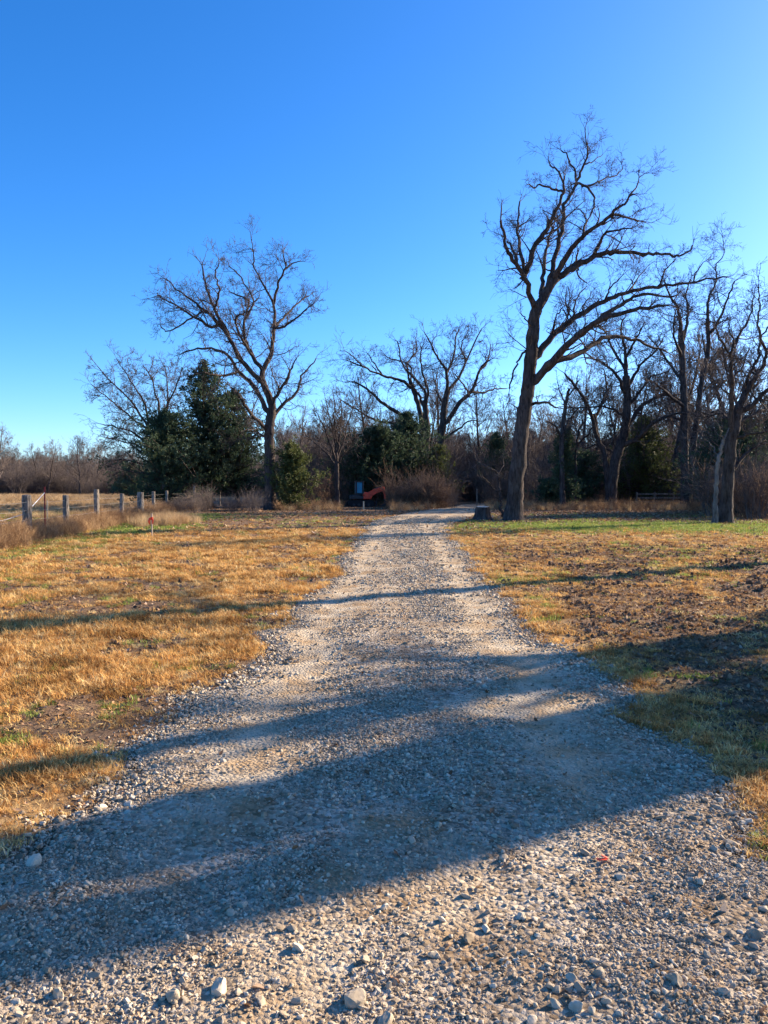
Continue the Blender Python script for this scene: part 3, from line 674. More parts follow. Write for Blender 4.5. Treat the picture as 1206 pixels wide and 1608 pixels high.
surveyed_tree('oak_tree', 'massive dark oak with wide crooked limbs in front of the right cedar', 60,
    [([(958, 809), (961, 770), (966, 725), (980, 680), (985, 640), (983, 590)], 9.5, 5.5, 0), ([(958, 745), (950, 715), (940, 695), (932, 650)], 5, 3.4, 1)],
    [([(984, 600), (983, 570), (981, 545), (975, 515), (985, 490)], 4, 1, 3), ([(938, 690), (925, 640), (900, 602), (879, 578)], 3.6, 1.5, -2), ([(934, 660), (948, 625), (952, 600), (946, 570)], 2.6, 1, 3),
     ([(975, 700), (1000, 688), (1027, 664), (1060, 650), (1085, 648)], 4.5, 1.2, -3), ([(984, 672), (1010, 636), (1048, 620), (1080, 634), (1100, 640)], 4, 1.2, 4),
     ([(983, 620), (965, 585), (935, 565), (905, 560)], 3, .9, -4), ([(984, 610), (1005, 575), (1030, 550), (1048, 520)], 3, .9, 2), ([(982, 580), (960, 545), (950, 520), (930, 505)], 2.6, .8, 3),
     ([(983, 560), (1000, 530), (1015, 500)], 2.4, .8, -4), ([(986, 640), (1012, 605), (1025, 590), (1050, 585)], 2.6, .8, 0), ([(970, 715), (940, 700), (915, 705)], 2, .8, 3), ([(981, 655), (955, 640), (905, 640), (880, 636)], 2.2, .7, -4)],
    6, twig_len=2.9, rmin=.011, kids=(4, 4, 3), mx=3, spacing=.42, spread=6, gn=.3)
surveyed_tree('twin_trunk_tree', 'tall straight bare tree with two trunks beside the rail fence', 58,
    [([(1077, 810), (1076, 760), (1075, 701), (1075, 648), (1072, 581), (1070, 520)], 7.5, 4.4, 0), ([(1080, 790), (1084, 735), (1090, 690), (1094, 659), (1103, 595), (1112, 550), (1111, 500)], 6, 3, 1.2, .6)],
    [([(1070, 525), (1066, 490), (1050, 460), (1040, 430)], 3.4, .9, -3), ([(1071, 540), (1080, 500), (1078, 460), (1090, 425)], 3, .9, 2), ([(1111, 505), (1112, 470), (1125, 440), (1122, 415)], 2.8, .9, 3),
     ([(1110, 530), (1130, 500), (1145, 460), (1160, 430)], 2.8, .9, -3), ([(1074, 600), (1050, 570), (1030, 540), (1010, 520)], 2.8, .9, 4), ([(1075, 640), (1050, 620), (1025, 600), (1005, 596)], 3, .9, -4),
     ([(1098, 620), (1120, 600), (1140, 598), (1148, 606)], 2.4, .9, 3), ([(1076, 660), (1045, 655), (1015, 665)], 2.5, .8, 5), ([(1105, 580), (1130, 550), (1155, 520)], 2.3, .8, 4), ([(1095, 655), (1125, 645), (1150, 655)], 2.4, .8, -3),
     ([(1122, 420), (1137, 395), (1132, 355)], 1.1, .4, 0), ([(1071, 560), (1058, 520), (1062, 480)], 2.4, .8, -5)],
    7, twig_len=2.9, rmin=.011, kids=(4, 4, 3), mx=3, spacing=.42, spread=6, gn=.28)
surveyed_tree('oak_tree', 'rugged bare tree at the right edge with many steep limbs fanning out to the right', 34,
    [([(1139, 822), (1142, 770), (1147, 705), (1154, 665), (1160, 640)], 9.5, 8, 0)],
    [([(1150, 690), (1149, 623), (1148, 567), (1150, 540), (1140, 500)], 4.5, 1.2, -2), ([(1160, 640), (1175, 610), (1190, 590), (1204, 560), (1212, 530)], 6, 2, 1), ([(1158, 645), (1172, 600), (1188, 565), (1198, 525), (1216, 500)], 3.5, 1.2, 2),
     ([(1160, 650), (1185, 632), (1206, 610), (1240, 585)], 5, 2, -1), ([(1158, 665), (1185, 650), (1215, 640), (1250, 645)], 3.4, 1.2, 2), ([(1152, 690), (1180, 682), (1210, 680), (1240, 700)], 3, 1, -2),
     ([(1150, 740), (1175, 710), (1206, 695), (1235, 700)], 3, 1.2, 1.5), ([(1150, 545), (1165, 520), (1180, 490), (1185, 450)], 2.5, .8, 2), ([(1150, 560), (1130, 530), (1120, 500)], 2, .8, -2), ([(1152, 665), (1130, 650), (1110, 655), (1095, 645)], 2.6, .9, 2),
     ([(1205, 560), (1190, 510), (1195, 470), (1188, 430)], 2.4, .8, -1.5), ([(1147, 600), (1165, 575), (1180, 540)], 2, .8, 1)],
    8, twig_len=1.8, rmin=.008, kids=(5, 4, 3), mx=3, spacing=.42, spread=3, gn=.28)
surveyed_tree('bare_tree', 'pale grey thin trunk standing close against the rugged tree at the right edge', 33.5,
    [([(1123, 824), (1124, 780), (1126, 740), (1130, 712), (1137, 690)], 3.8, 2.4, 0)],
    [([(1137, 690), (1128, 670), (1120, 655)], 1.5, .6, -1), ([(1136, 694), (1146, 670), (1142, 650)], 1.4, .6, .6), ([(1130, 715), (1118, 700), (1108, 690)], 1.2, .5, .8)],
    9, twig_len=.8, rmin=.006, kids=(4, 3), mx=2, spacing=.3, bark_m=M_BARK_PALE, spread=1)
surveyed_tree('bare_tree', 'narrow dark tree wrapped in green vines between the tall leaning tree and the massive oak', 57,
    [([(884, 809), (883, 760), (882, 684), (889, 631), (894, 610)], 5, 2, 0), ([(900, 806), (903, 760), (905, 700), (915, 660)], 3, 1.6, 1, .8)],
    [([(882, 690), (870, 668), (858, 662)], 1.8, .7, -2), ([(884, 680), (900, 650), (915, 635)], 2, .7, 2), ([(889, 640), (880, 615), (874, 595)], 1.6, .6, 1), ([(905, 700), (925, 680), (935, 660)], 1.6, .6, -2), ([(893, 625), (905, 600), (908, 585)], 1.6, .6, -1)],
    10, twig_len=1.4, rmin=.009, kids=(4, 4, 3), mx=3, spacing=.45, spread=2)
surveyed_tree('bare_tree', 'thin crooked young tree leaning left at the foot of the tall leaning tree', 37.5,
    [([(795, 822), (788, 802), (786, 785), (783, 765), (781, 745), (770, 735)], 2.6, 1.4, 0)],
    [([(784, 772), (772, 765), (762, 752), (755, 750)], 1.3, .6, -1), ([(770, 735), (758, 730), (748, 722), (744, 705)], 1.2, .5, 1), ([(782, 748), (790, 728), (787, 710)], 1.1, .5, 1), ([(787, 790), (777, 780), (768, 782)], 1.0, .5, -1)],
    11, twig_len=1.0, rmin=.006, kids=(4, 4), mx=2, spacing=.28, spread=1)
surveyed_tree('bare_tree', 'low wide fan of thin bare branches reaching left from behind the dark cedars', 66,
    [([(262, 792), (258, 760), (255, 728)], 5, 4, 0), ([(255, 735), (245, 705), (232, 665)], 3.4, 2.6, -1)],
    [([(234, 672), (210, 635), (175, 600), (137, 556)], 2.2, .6, -2), ([(236, 668), (225, 630), (200, 590), (172, 545)], 2.2, .6, 2), ([(238, 680), (200, 650), (165, 622), (130, 592)], 2, .6, 3), ([(245, 705), (205, 678), (170, 668), (148, 664)], 2, .5, -3),
     ([(246, 700), (250, 650), (240, 600), (215, 560)], 2.4, .6, -3), ([(250, 715), (215, 700), (180, 690), (150, 684)], 1.9, .5, 2), ([(254, 735), (225, 728), (190, 722), (160, 726)], 2, .6, -3), ([(248, 690), (262, 640), (262, 590), (250, 560)], 2.2, .6, 3),
     ([(254, 742), (230, 745), (200, 740), (170, 745)], 1.8, .6, 2), ([(250, 660), (275, 610), (290, 570)], 2, .6, -2)],
    12, twig_len=2.8, rmin=.013, kids=(5, 4, 3), mx=3, spacing=.45, spread=3, up=.04, gn=.15)

# cedars
def cedar(name, label, x, y, H, W_, seed, mat, clumps=230, lean=0, group=None, bottom=.06, shape=.75, gap=1.0):
    rng = np.random.default_rng(seed)
    root = empty(name, (x, y, gz(x, y) - .03), label, 'cedar tree', group)
    T = Tubes(); hs_ = np.linspace(0, 1, 9); ctr = np.c_[np.cumsum(rng.normal(0, .05, 9)) + lean * hs_, np.cumsum(rng.normal(0, .05, 9)), hs_ * H * .95]
    T.add(list(ctr), list(.02 * H * (1 - hs_ * .85)), 9)
    V = []; F = []; 
    lob = rng.uniform(0, 6.28, 4); nb = clumps
    for i in range(nb):
        h = bottom + (1 - bottom) * rng.random() ** .85; a = rng.uniform(0, 6.28)
        prof = min(1, ((1 - h) * 1.25) ** shape) * (.55 + .45 * min(1, (h - bottom + .05) / .18))
        prof *= .72 + .34 * math.sin(2 * a + lob[0]) * math.sin(5 * h * 3 + lob[1]) + .16 * math.sin(3 * a + lob[2] + h * 9)
        Lb = W_ * .72 * prof * rng.uniform(.45, 1.15)
        hc = h * H * .93; c0 = np.array([np.interp(h, hs_, ctr[:, 0]), np.interp(h, hs_, ctr[:, 1]), hc])
        d = np.array([math.cos(a), math.sin(a), rng.uniform(.05, .75)]); d /= np.linalg.norm(d)
        tip = c0 + d * Lb; mid = c0 + d * Lb * .5 + np.array([0, 0, -.05 * Lb])
        T.add([tuple(c0), tuple(mid), tuple(tip)], [.02 + .012 * Lb, .015 + .006 * Lb, .008], 4)
        ncl = int(4 + Lb * 4.2 * gap)
        for j in range(ncl):
            f = rng.uniform(.22, 1.06); p = c0 + d * Lb * f + rng.normal(0, .10 + .07 * Lb, 3) * (1.15 - .4 * f)
            m = 12; dirs = d * .7 + rng.normal(0, .75, (m, 3)) + np.array([0, 0, .35]); dirs /= np.linalg.norm(dirs, axis=1)[:, None]
            ln = rng.uniform(.08, .22, m); st = p + rng.normal(0, .06, (m, 3)); e = st + dirs * ln[:, None]
            sd = np.cross(dirs, rng.normal(0, 1, (m, 3))); sd = sd / (np.linalg.norm(sd, axis=1)[:, None] + 1e-6) * (ln * .22)[:, None]
            V.append(np.stack([st, st + dirs * ln[:, None] * .5 + sd, e, st + dirs * ln[:, None] * .5 - sd], 1).reshape(-1, 3))
    V = np.concatenate(V); nq = len(V) // 4
    link('trunk', T.mesh('trunk'), M_BARK, root)
    me = mesh_from('crown', V, np.arange(nq * 4), np.full(nq, 4)); o = link('crown', me, mat, root); o['kind'] = 'stuff'
    return root
def cx(px, dist): return float(place(px, 770, dist)[0])
cedar('cedar_tree', 'tallest dark cedar, behind the spreading bare oak left of the driveway', cx(320, 60), 60, 12.2, 8.6, 1, M_CEDAR, 350, gap=.8)
cedar('cedar_tree', 'broad dark cedar standing at the left end of the cedar clump by the fence', cx(262, 57), 57, 7.6, 7.4, 2, M_CEDAR, 280, shape=.6)
cedar('cedar_tree', 'dark cedar directly left of the dark oak trunk, its foliage behind the low limbs', cx(372, 61), 61, 9.8, 7.6, 3, M_CEDAR, 290, bottom=.10, shape=.65, gap=.8)
cedar('cedar_tree', 'bright green bushy cedar immediately right of the dark oak trunk', cx(459, 54.5), 54.5, 5.0, 3.6, 4, M_CEDAR_G, 190, bottom=.02, shape=.5)
cedar('cedar_tree', 'broad low dark cedar behind the red excavator', cx(592, 67), 67, 7.0, 8.0, 5, M_CEDAR, 330, shape=.45)
cedar('cedar_tree', 'tallest of the cedars in the middle clump, under the bare limbs', cx(636, 69), 69, 8.8, 8.0, 6, M_CEDAR, 290, shape=.6)
cedar('cedar_tree', 'yellowish green cedar at the right end of the middle clump', cx(687, 68), 68, 5.6, 4.0, 7, M_CEDAR_G, 180, shape=.55)
cedar('cedar_tree', 'narrow cedar left of the tall leaning trunk, with a pointed top', cx(785, 76), 76, 7.4, 4.0, 8, M_CEDAR, 200, shape=.55)
cedar('cedar_tree', 'tall loose green cedar right behind the massive dark oak', cx(1012, 66), 66, 8.0, 6.4, 9, M_CEDAR_G, 280, shape=.55)
cedar('cedar_tree', 'low dark green cedar between the vine wrapped tree and the massive oak', cx(918, 66), 66, 4.8, 4.4, 10, M_CEDAR, 170, shape=.45)
cedar('cedar_bush', 'small rounded dark evergreen bush in the shade right of the tall leaning trunk', cx(862, 60), 60, 2.2, 2.6, 11, M_CEDAR, 90, shape=.4, bottom=.02)
cedar('cedar_bush', 'dull green cedar behind the rail fence right of the twin trunked tree', cx(1105, 68), 68, 5.0, 4.2, 12, M_CEDAR_G, 150, shape=.5)
cedar('cedar_bush', 'dark evergreen far back over the pasture, left of the cedar clump', cx(205, 95), 95, 4.6, 6.0, 13, M_CEDAR, 130, shape=.4)
cedar('cedar_bush', 'vine thicket of dark leaves climbing the narrow tree right of the tall leaning trunk', cx(890, 57.8), 57.8, 6.2, 2.6, 14, M_CEDAR, 130, shape=.35, bottom=.02)

# generic bare trees and brush: shared meshes, individual things
def generic_tree(seed, H, tr, mxl=4, kids=(9, 6, 5, 3), fork=.25, gn=.16, wide=.5, mat=None):
    rng = random.Random(seed); T = Tubes(); B = Tubes()
    P = [(0, 0, -.1)]; p = P[0]; d = (rng.gauss(0, .05), rng.gauss(0, .05), 1); n_ = 9; D = []
    for i in range(n_):
        d = norm((d[0] + rng.gauss(0, .09), d[1] + rng.gauss(0, .09), d[2] + .1)); p = vadd(p, d, H * .9 / n_); P.append(p); D.append(d)
    Rr = [tr * (1 - .88 * i / n_) for i in range(n_ + 1)]; Rr[0] *= 1.4
    T.add(P, Rr, 8)
    for j in range(int(22 * rng.uniform(.8, 1.2))):
        t = (fork + (1 - fork) * rng.random() ** .9) * n_; i = min(int(t), n_ - 1)
        fr = t / n_; ll = H * wide * (1.05 - .8 * fr) * rng.uniform(.6, 1.1)
        grow(B, P[i], turn(D[i], rng.uniform(.45, 1.05), rng), ll, Rr[i] * rng.uniform(.35, .6), 0, mxl - 1, rng, gn, .12, .012, kids[1:], (.4, .95))
    return T.mesh('trunk'), B.mesh('crown', False)
GEN = []
for i, (H, tr, w_) in enumerate([(9, .16, .42), (11, .2, .45), (8, .12, .4), (10, .17, .55), (7, .1, .42)]):
    tm, cm_ = generic_tree(900 + i, H, tr, 4, (9, 5, 4, 3), .22, .2, w_)
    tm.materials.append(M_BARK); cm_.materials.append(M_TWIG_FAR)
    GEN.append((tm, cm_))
def bare(i, x, y, sc, rz, label, group, name='bare_tree'):
    r = empty(name, (x, y, gz(x, y) - .05), label, 'tree', group, rz); r.scale = (sc, sc, sc)
    link('trunk', GEN[i][0], None, r); o = link('crown', GEN[i][1], None, r); o['kind'] = 'stuff'
    return r
rw = random.Random(77)
def where_px(px):
    for lim, t_ in ((530, 'left of the small slender bare tree'), (700, 'behind the middle cedars'), (800, 'beyond the bend of the driveway'), (965, 'behind the vine wrapped tree'), (1120, 'behind the twin trunked tree'), (9999, 'behind the rugged right hand tree')):
        if px < lim: return t_
WB = 'one of the many grey brown bare trees making up the wood behind the cedars and the driveway'
for k in range(78):
    px = 455 + (1330 - 455) * (k + rw.random()) / 78; dist = rw.uniform(80, 118)
    if 700 < px < 745 and dist < 100: dist = 112
    bare(k % 5, cx(px, dist), dist, rw.uniform(.95, 1.4) * (1.15 if px > 800 else 1), rw.uniform(0, 6.28), 'leafless grey brown tree in the wood ' + where_px(px), 'wood trees ' + where_px(px))
WL = 'leafless tree in the far tree line across the left pasture'
for k in range(46):
    px = -160 + (450 + 160) * (k + rw.random()) / 46; dist = rw.uniform(135, 175)
    bare(k % 5, cx(px, dist), dist, rw.uniform(.8, 1.15), rw.uniform(0, 6.28), WL, 'bare trees of the far tree line')
bare(3, cx(126, 128), 128, 1.12, 1.0, 'round crowned bare tree standing up above the far tree line left of the cedars', None)
bare(1, cx(75, 130), 130, .95, 2.0, 'upright bare tree in the far tree line, left of the round crowned one', None)
bare(1, cx(-8, 118), 118, 1.1, 4.0, 'bare tree cut by the left edge of the picture, in the far tree line', None)
# trees standing nearer on the right, among the big oaks
for k, (px, d_, i, s, lb) in enumerate([(1178, 44, 2, .62, 'thin leaning young tree at the right edge, right of the pale grey trunk'), (1040, 74, 3, 1.0, 'bare tree behind the rail fence left of the twin trunked tree'),
        (1160, 70, 0, 1.05, 'bare tree behind the rugged tree at the right edge'), (930, 78, 1, .9, 'bare tree far behind the massive dark oak'), (1215, 60, 3, 1.1, 'broad bare tree cut by the right edge of the picture'),
        (848, 70, 2, .8, 'slim bare tree right of the tall leaning trunk, far back'), (470, 66, 2, .95, 'slim bare tree behind the bright green cedar'),
        (1052, 72, 1, 1.65, 'tall bare tree far back, left of the twin trunked tree'), (1128, 68, 4, 2.2, 'tall bare tree far back between the twin trunked and the rugged tree'), (1165, 62, 1, 1.5, 'tall bare tree between the rugged tree and the far right corner'), (1092, 76, 3, 1.75, 'wide tall bare tree far behind the twin trunked tree'), (1192, 74, 0, 1.9, 'tallest bare tree in the far right corner of the wood'), (985, 82, 1, 1.45, 'tall bare tree straight behind the massive dark oak')]):
    bare(i, cx(px, d_), d_, s, k * 1.3, lb, None)

for k in range(16):                               # the wood goes on to the right of the picture
    x = 20 + 34 * (k + rw.random()) / 16; y = 31 + .6 * x + rw.uniform(1, 12)
    bare(k % 5, x, y, rw.uniform(1.0, 1.4), rw.uniform(0, 6.28), 'bare tree of the wood edge running on beyond the right side of the picture', 'wood edge beyond the right side')
cedar('cedar_tree', 'dense cedar in the wood edge just beyond the right side of the picture', 27, 51, 8.5, 6.5, 15, M_CEDAR, 240, shape=.5)
cedar('cedar_tree', 'second cedar of the wood edge beyond the right side, further out', 36, 56, 9.0, 7.0, 16, M_CEDAR, 240, shape=.5)
cedar('cedar_tree', 'low cedar of the wood edge beyond the right side, nearest the rugged tree', 21.5, 47, 6.0, 6.0, 17, M_CEDAR, 200, shape=.5)

# brush
def brush_mesh(seed, n_, H, spread, kids=(5, 4), rmin=.006):
    rng = random.Random(seed); B = Tubes()
    for i in range(n_):
        a = rng.uniform(0, 6.28); r_ = spread * .3 * rng.random(); th = abs(rng.gauss(0, .35))
        d = (math.sin(th) * math.cos(a), math.sin(th) * math.sin(a), math.cos(th))
        grow(B, (r_ * math.cos(a), r_ * math.sin(a), -.05), d, H * rng.uniform(.5, 1), .012 + .008 * rng.random(), 0, 2, rng, .17, .03, rmin, kids, (.3, .8))
    return B.mesh('branches', False)
BR = [brush_mesh(60 + i, 26, 2.2, 1.6) for i in range(4)]
BRM = []
for m_ in BR:
    a_ = m_.copy(); m_.materials.append(M_TWIG_FAR); a_.materials.append(M_TWIG_RUST); BRM.append((m_, a_))
def shrub(i, rust, x, y, s, rz, label, group):
    o = link('shrub', BRM[i][rust]); o.location = (x, y, gz(x, y)); o.scale = (s, s, s * 1.0); o.rotation_euler = (0, 0, rz); return props(o, label, 'shrub', group)
for k in range(26):                               # rusty thicket in front of the middle cedars
    px = 622 + 90 * rw.random(); d_ = 57 + 7 * rw.random() ; sh = rw.uniform(.7, 1.35)
    shrub(k % 4, 1 if rw.random() < .65 else 0, cx(px, d_), d_, sh * rw.uniform(.7, 1.05), rw.uniform(0, 6.28), 'rusty brown leafless shrub crowded in front of the middle cedars, right of the excavator', 'rusty shrubs by the excavator')
for k in range(60):                               # understory along the wood edge
    px = 455 + 830 * (k + rw.random()) / 60; d_ = rw.uniform(66, 84)
    if 690 < px < 760: d_ = 88
    shrub(k % 4, 1 if (px < 545 or px > 1100) and rw.random() < .6 else 0, cx(px, d_), d_, rw.uniform(1.2, 2.3), rw.uniform(0, 6.28), 'bare brown shrub at the edge of the wood ' + where_px(px), 'wood edge shrubs ' + where_px(px))
for k in range(26):                               # brush right of the frame's rugged tree
    px = 1120 + 150 * rw.random(); d_ = rw.uniform(38, 62)
    shrub(k % 4, 1 if rw.random() < .5 else 0, cx(px, d_), d_, rw.uniform(.8, 1.7), rw.uniform(0, 6.28), 'thin bare shrub behind the rugged tree at the right edge', 'shrubs at the right edge')
for k in range(14):                               # tangle under the left cedars
    px = 275 + 150 * rw.random(); d_ = rw.uniform(47, 54)
    shrub(k % 4, 0, cx(px, d_), d_, rw.uniform(.35, .7), rw.uniform(0, 6.28), 'bare grey shrub under the left cedars and the spreading oak', 'shrubs under the left cedars')
# far-off wood as one mass
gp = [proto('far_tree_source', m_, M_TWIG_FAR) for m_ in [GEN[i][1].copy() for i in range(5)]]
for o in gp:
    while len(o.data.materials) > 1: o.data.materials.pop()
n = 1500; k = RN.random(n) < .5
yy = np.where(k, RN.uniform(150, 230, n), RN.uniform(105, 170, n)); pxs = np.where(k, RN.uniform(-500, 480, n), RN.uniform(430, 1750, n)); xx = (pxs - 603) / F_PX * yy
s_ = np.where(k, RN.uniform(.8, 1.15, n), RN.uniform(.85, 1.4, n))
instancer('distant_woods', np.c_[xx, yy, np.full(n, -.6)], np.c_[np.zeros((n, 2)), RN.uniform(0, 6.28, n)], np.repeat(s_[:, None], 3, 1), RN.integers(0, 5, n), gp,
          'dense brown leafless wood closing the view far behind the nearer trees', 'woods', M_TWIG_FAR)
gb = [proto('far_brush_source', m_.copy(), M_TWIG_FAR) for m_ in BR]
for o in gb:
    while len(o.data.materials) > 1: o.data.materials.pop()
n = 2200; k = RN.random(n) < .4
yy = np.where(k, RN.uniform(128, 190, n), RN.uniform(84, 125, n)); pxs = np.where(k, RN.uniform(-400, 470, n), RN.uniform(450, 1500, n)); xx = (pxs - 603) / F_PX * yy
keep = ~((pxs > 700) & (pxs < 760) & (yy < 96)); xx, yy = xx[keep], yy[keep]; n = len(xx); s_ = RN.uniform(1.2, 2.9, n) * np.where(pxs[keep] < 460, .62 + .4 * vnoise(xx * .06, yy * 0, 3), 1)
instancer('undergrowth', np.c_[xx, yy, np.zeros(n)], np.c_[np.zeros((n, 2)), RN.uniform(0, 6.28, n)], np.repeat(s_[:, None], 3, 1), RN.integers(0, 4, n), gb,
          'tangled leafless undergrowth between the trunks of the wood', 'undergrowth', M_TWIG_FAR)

# trees on the right beyond the frame that throw the long shadows across the driveway
def shade_tree(x, y, H, r, seed, stems, label, bare_h, mx=3, nk=16, wl=.33):
    rng = random.Random(seed); root = empty('oak_tree', (x, y, gz(x, y) - .05), label, 'tree')
    B = Tubes()
    for (ox, oy, lx, ly, k) in stems:
        n_ = 10; P = [np.array([ox + lx * (i / n_) + rng.gauss(0, .06), oy + ly * (i / n_) + rng.gauss(0, .06), H * k * i / n_]) for i in range(n_ + 1)]
        C = cr(P, 3); Rr = [r * k * (1 - .8 * i / (len(C) - 1)) for i in range(len(C))]
        T = Tubes(); T.add(list(C), Rr, 10); link('trunk', T.mesh('trunk'), M_BARK, root)
        for j in range(nk):
            f = bare_h + (1 - bare_h) * rng.random() ** 1.15; i = min(int(f * (len(C) - 1)), len(C) - 2); d = norm(tuple(C[i + 1] - C[i]))
            grow(B, tuple(C[i]), turn(d, rng.uniform(.6, 1.2), rng), H * wl * (1.1 - .6 * f) * rng.uniform(.6, 1.1), Rr[i] * rng.uniform(.35, .6), 0, mx, rng, .28, .05, .010, (6, 5, 4))
    o = link('twigs', B.mesh('twigs', False), M_TWIG, root); o['kind'] = 'stuff'
TN = math.tan(R(SUN_AZ))
def on_line(x0, y0, x): return x, y0 + (x - x0) * TN
sx, sy = on_line(.94, 11.7, 20.5)
shade_tree(sx, sy, 17, .42, 21, [(0, 0, .6, .4, 1)], 'tall bare tree out to the right whose trunk shadows the far part of the driveway', .62)
sx, sy = on_line(0, 4.0, 13.5)
shade_tree(sx, sy, 15, .40, 22, [(0, .74, .4, -.75, 1), (.2, -.42, -.2, -.45, 1), (.15, -.36, .1, .8, .9)], 'twin trunked bare oak out to the right shadowing the near part of the driveway', .40, nk=15)
sx, sy = on_line(.185, 6.0, 15)
shade_tree(sx, sy, 8.2, .52, 23, [(0, 0, .3, -.3, 1)], 'bare oak out to the right whose trunk shadows the middle of the driveway', .45)
sx, sy = on_line(1.5, 1.6, 27)
shade_tree(sx, sy, 13, .28, 24, [(0, 0, .3, .3, 1)], 'smaller bare tree further out to the right beside the driveway mouth', .3, nk=14)

# ------------------------------------------------------------------ stump
st = empty('tree_stump', (cx(758, 37.5), 37.5, gz(cx(758, 37.5), 37.5)), 'dark flared tree stump with flat sawn top by the bend of the driveway', 'stump')
rs = np.random.default_rng(3); k = 20; V = []; F = []
hs_ = [(-.05, .52), (.05, .44), (.18, .36), (.38, .325), (.60, .315), (.66, .305)]
an = np.arange(k) * 2 * math.pi / k; lob = 1 + .10 * np.sin(an * 5 + 1) + .06 * np.sin(an * 3) + rs.normal(0, .02, k)
for i, (h, r_) in enumerate(hs_):
    l_ = 1 + (lob - 1) * (1.8 - i * .25)
    V += [(r_ * l_[j] * math.cos(an[j]), r_ * l_[j] * math.sin(an[j]), h + (.02 * math.sin(an[j]) if i > 3 else 0)) for j in range(k)]
for i in range(len(hs_) - 1): F += [(i * k + j, i * k + (j + 1) % k, (i + 1) * k + (j + 1) % k, (i + 1) * k + j) for j in range(k)]
me = bpy.data.meshes.new('stump_body'); me.from_pydata(V, [], F); me.update(); me.polygons.foreach_set('use_smooth', [True] * len(F)); link('stump_body', me, M_BARK, st)
tb = MB(); tb.add([(v_[0] * .985, v_[1] * .985, v_[2] + .003) for v_ in V[-k:]] + [(v_[0] * .96, v_[1] * .96, v_[2] + .012) for v_ in V[-k:]], [(j, (j + 1) % k, k + (j + 1) % k, k + j) for j in range(k)] + [tuple(range(k, 2 * k))])
tb.build('sawn_top', simple('sawn_wood', (.50, .42, .32), .9, 0, .25, 20), st)

# ------------------------------------------------------------------ wire fence on the left
fence = empty('wire_fence', (cx(43, 23.3), 23.3, 0), 'old wire fence with weathered round wooden posts running back from the left edge', 'fence')
fb = Vector(fence.location)
def post_mesh(seed, r_, h):
    rng = np.random.default_rng(seed); T = Tubes(); n_ = 7; lx, ly = rng.normal(0, .03, 2)
    P = [np.array([lx * i / n_, ly * i / n_, -.2 + (h + .2) * i / n_]) + np.r_[rng.normal(0, .006, 2), 0] for i in range(n_ + 1)]
    T.add(P, [r_ * rng.uniform(.92, 1.06) for _ in P], 10); me = T.mesh('post')
    top = P[-1]; k_ = 10; vs = [tuple(me.vertices[n_ * k_ + j].co) for j in range(k_)]
    mb = MB(); mb.V = [tuple(v_.co) for v_ in me.vertices]; mb.F = [tuple(p_.vertices) for p_ in me.polygons]
    c_ = len(mb.V); mb.V.append(tuple(top + np.array([0, 0, .02 * rng.random()]))); mb.F += [(n_ * k_ + j, n_ * k_ + (j + 1) % k_, c_) for j in range(k_)]
    return mb.mesh('post')
posts = [(-8, 20.3, .10, 1.30, None), (43, 23.3, .135, 1.36, 'thickest post, nearest, pale on its right side'), (103, 27, .10, 1.33, None), (151, 31, .10, 1.52, 'tallest pale post'), (190, 36, .10, 1.30, None), (221, 40, .17, 1.34, 'thick dark post'),
         (241, 45, .10, 1.32, None), (262, 51, .09, 1.35, None), (305, 56, .09, 1.75, 'thin tall post at the foot of the cedars'), (331, 62, .09, 1.3, None), (345, 66, .09, 1.3, None)]
tops = []
for i, (px, d_, r_, h, lb) in enumerate(posts):
    x = cx(px, d_); z0 = gz(x, d_)
    o = link('post', post_mesh(40 + i, r_, h), M_POST, fence); o.location = Vector((x, d_, z0)) - fb
    if lb: o['label'] = lb
    tops.append((x, d_, z0, h))
def t_post(px, d_, h, mat, nm, lb):
    x = cx(px, d_); m = MB(); m.box((0, 0, h / 2 - .1), (.045, .01, h + .2)); m.box((0, .018, h / 2 - .1), (.01, .03, h + .2))
    for q in range(int(h / .12)): m.box((0, -.009, .15 + q * .12), (.02, .010, .03))
    o = m.build(nm, mat, fence); o.location = Vector((x, d_, gz(x, d_))) - fb; o['label'] = lb
t_post(70, 25, 1.62, M_TPOST, 'steel_post', 'thin dark red steel post')
t_post(74, 27.5, 1.15, M_STAKE, 'steel_post', 'short pale post behind the red one')
for hh in (.35, .62, .9, 1.15):                    # wire strands sagging from post to post
    pts = []
    for (a, b_) in zip(tops[:-1], tops[1:]):
        for q in range(6):
            f = q / 6; pts.append(Vector((a[0] * (1 - f) + b_[0] * f + .0, (a[1] - .0) * (1 - f) + b_[1] * f, (a[2] + hh) * (1 - f) + (b_[2] + hh) * f - .10 * f * (1 - f))) - fb)
    m = MB(); m.tube(pts, .004, 4); m.build('wire', M_WIRE, fence)
def cord(pts): 
    m = MB(); m.tube([Vector(p) - fb for p in pts], .011, 5); m.build('cord', M_CORD, fence)
c0, c1 = tops[0], tops[1]
cord([(c1[0] - .14, c1[1], .78), (c1[0] - .45, c1[1] - .6, .62), (c1[0] - .9, c1[1] - 1.5, .52), (c0[0], c0[1], .50)])
cord([(c1[0] + .14, c1[1], 1.02), (cx(58, 24.2), 24.2, 1.17), (cx(70, 25), 25, 1.42)])

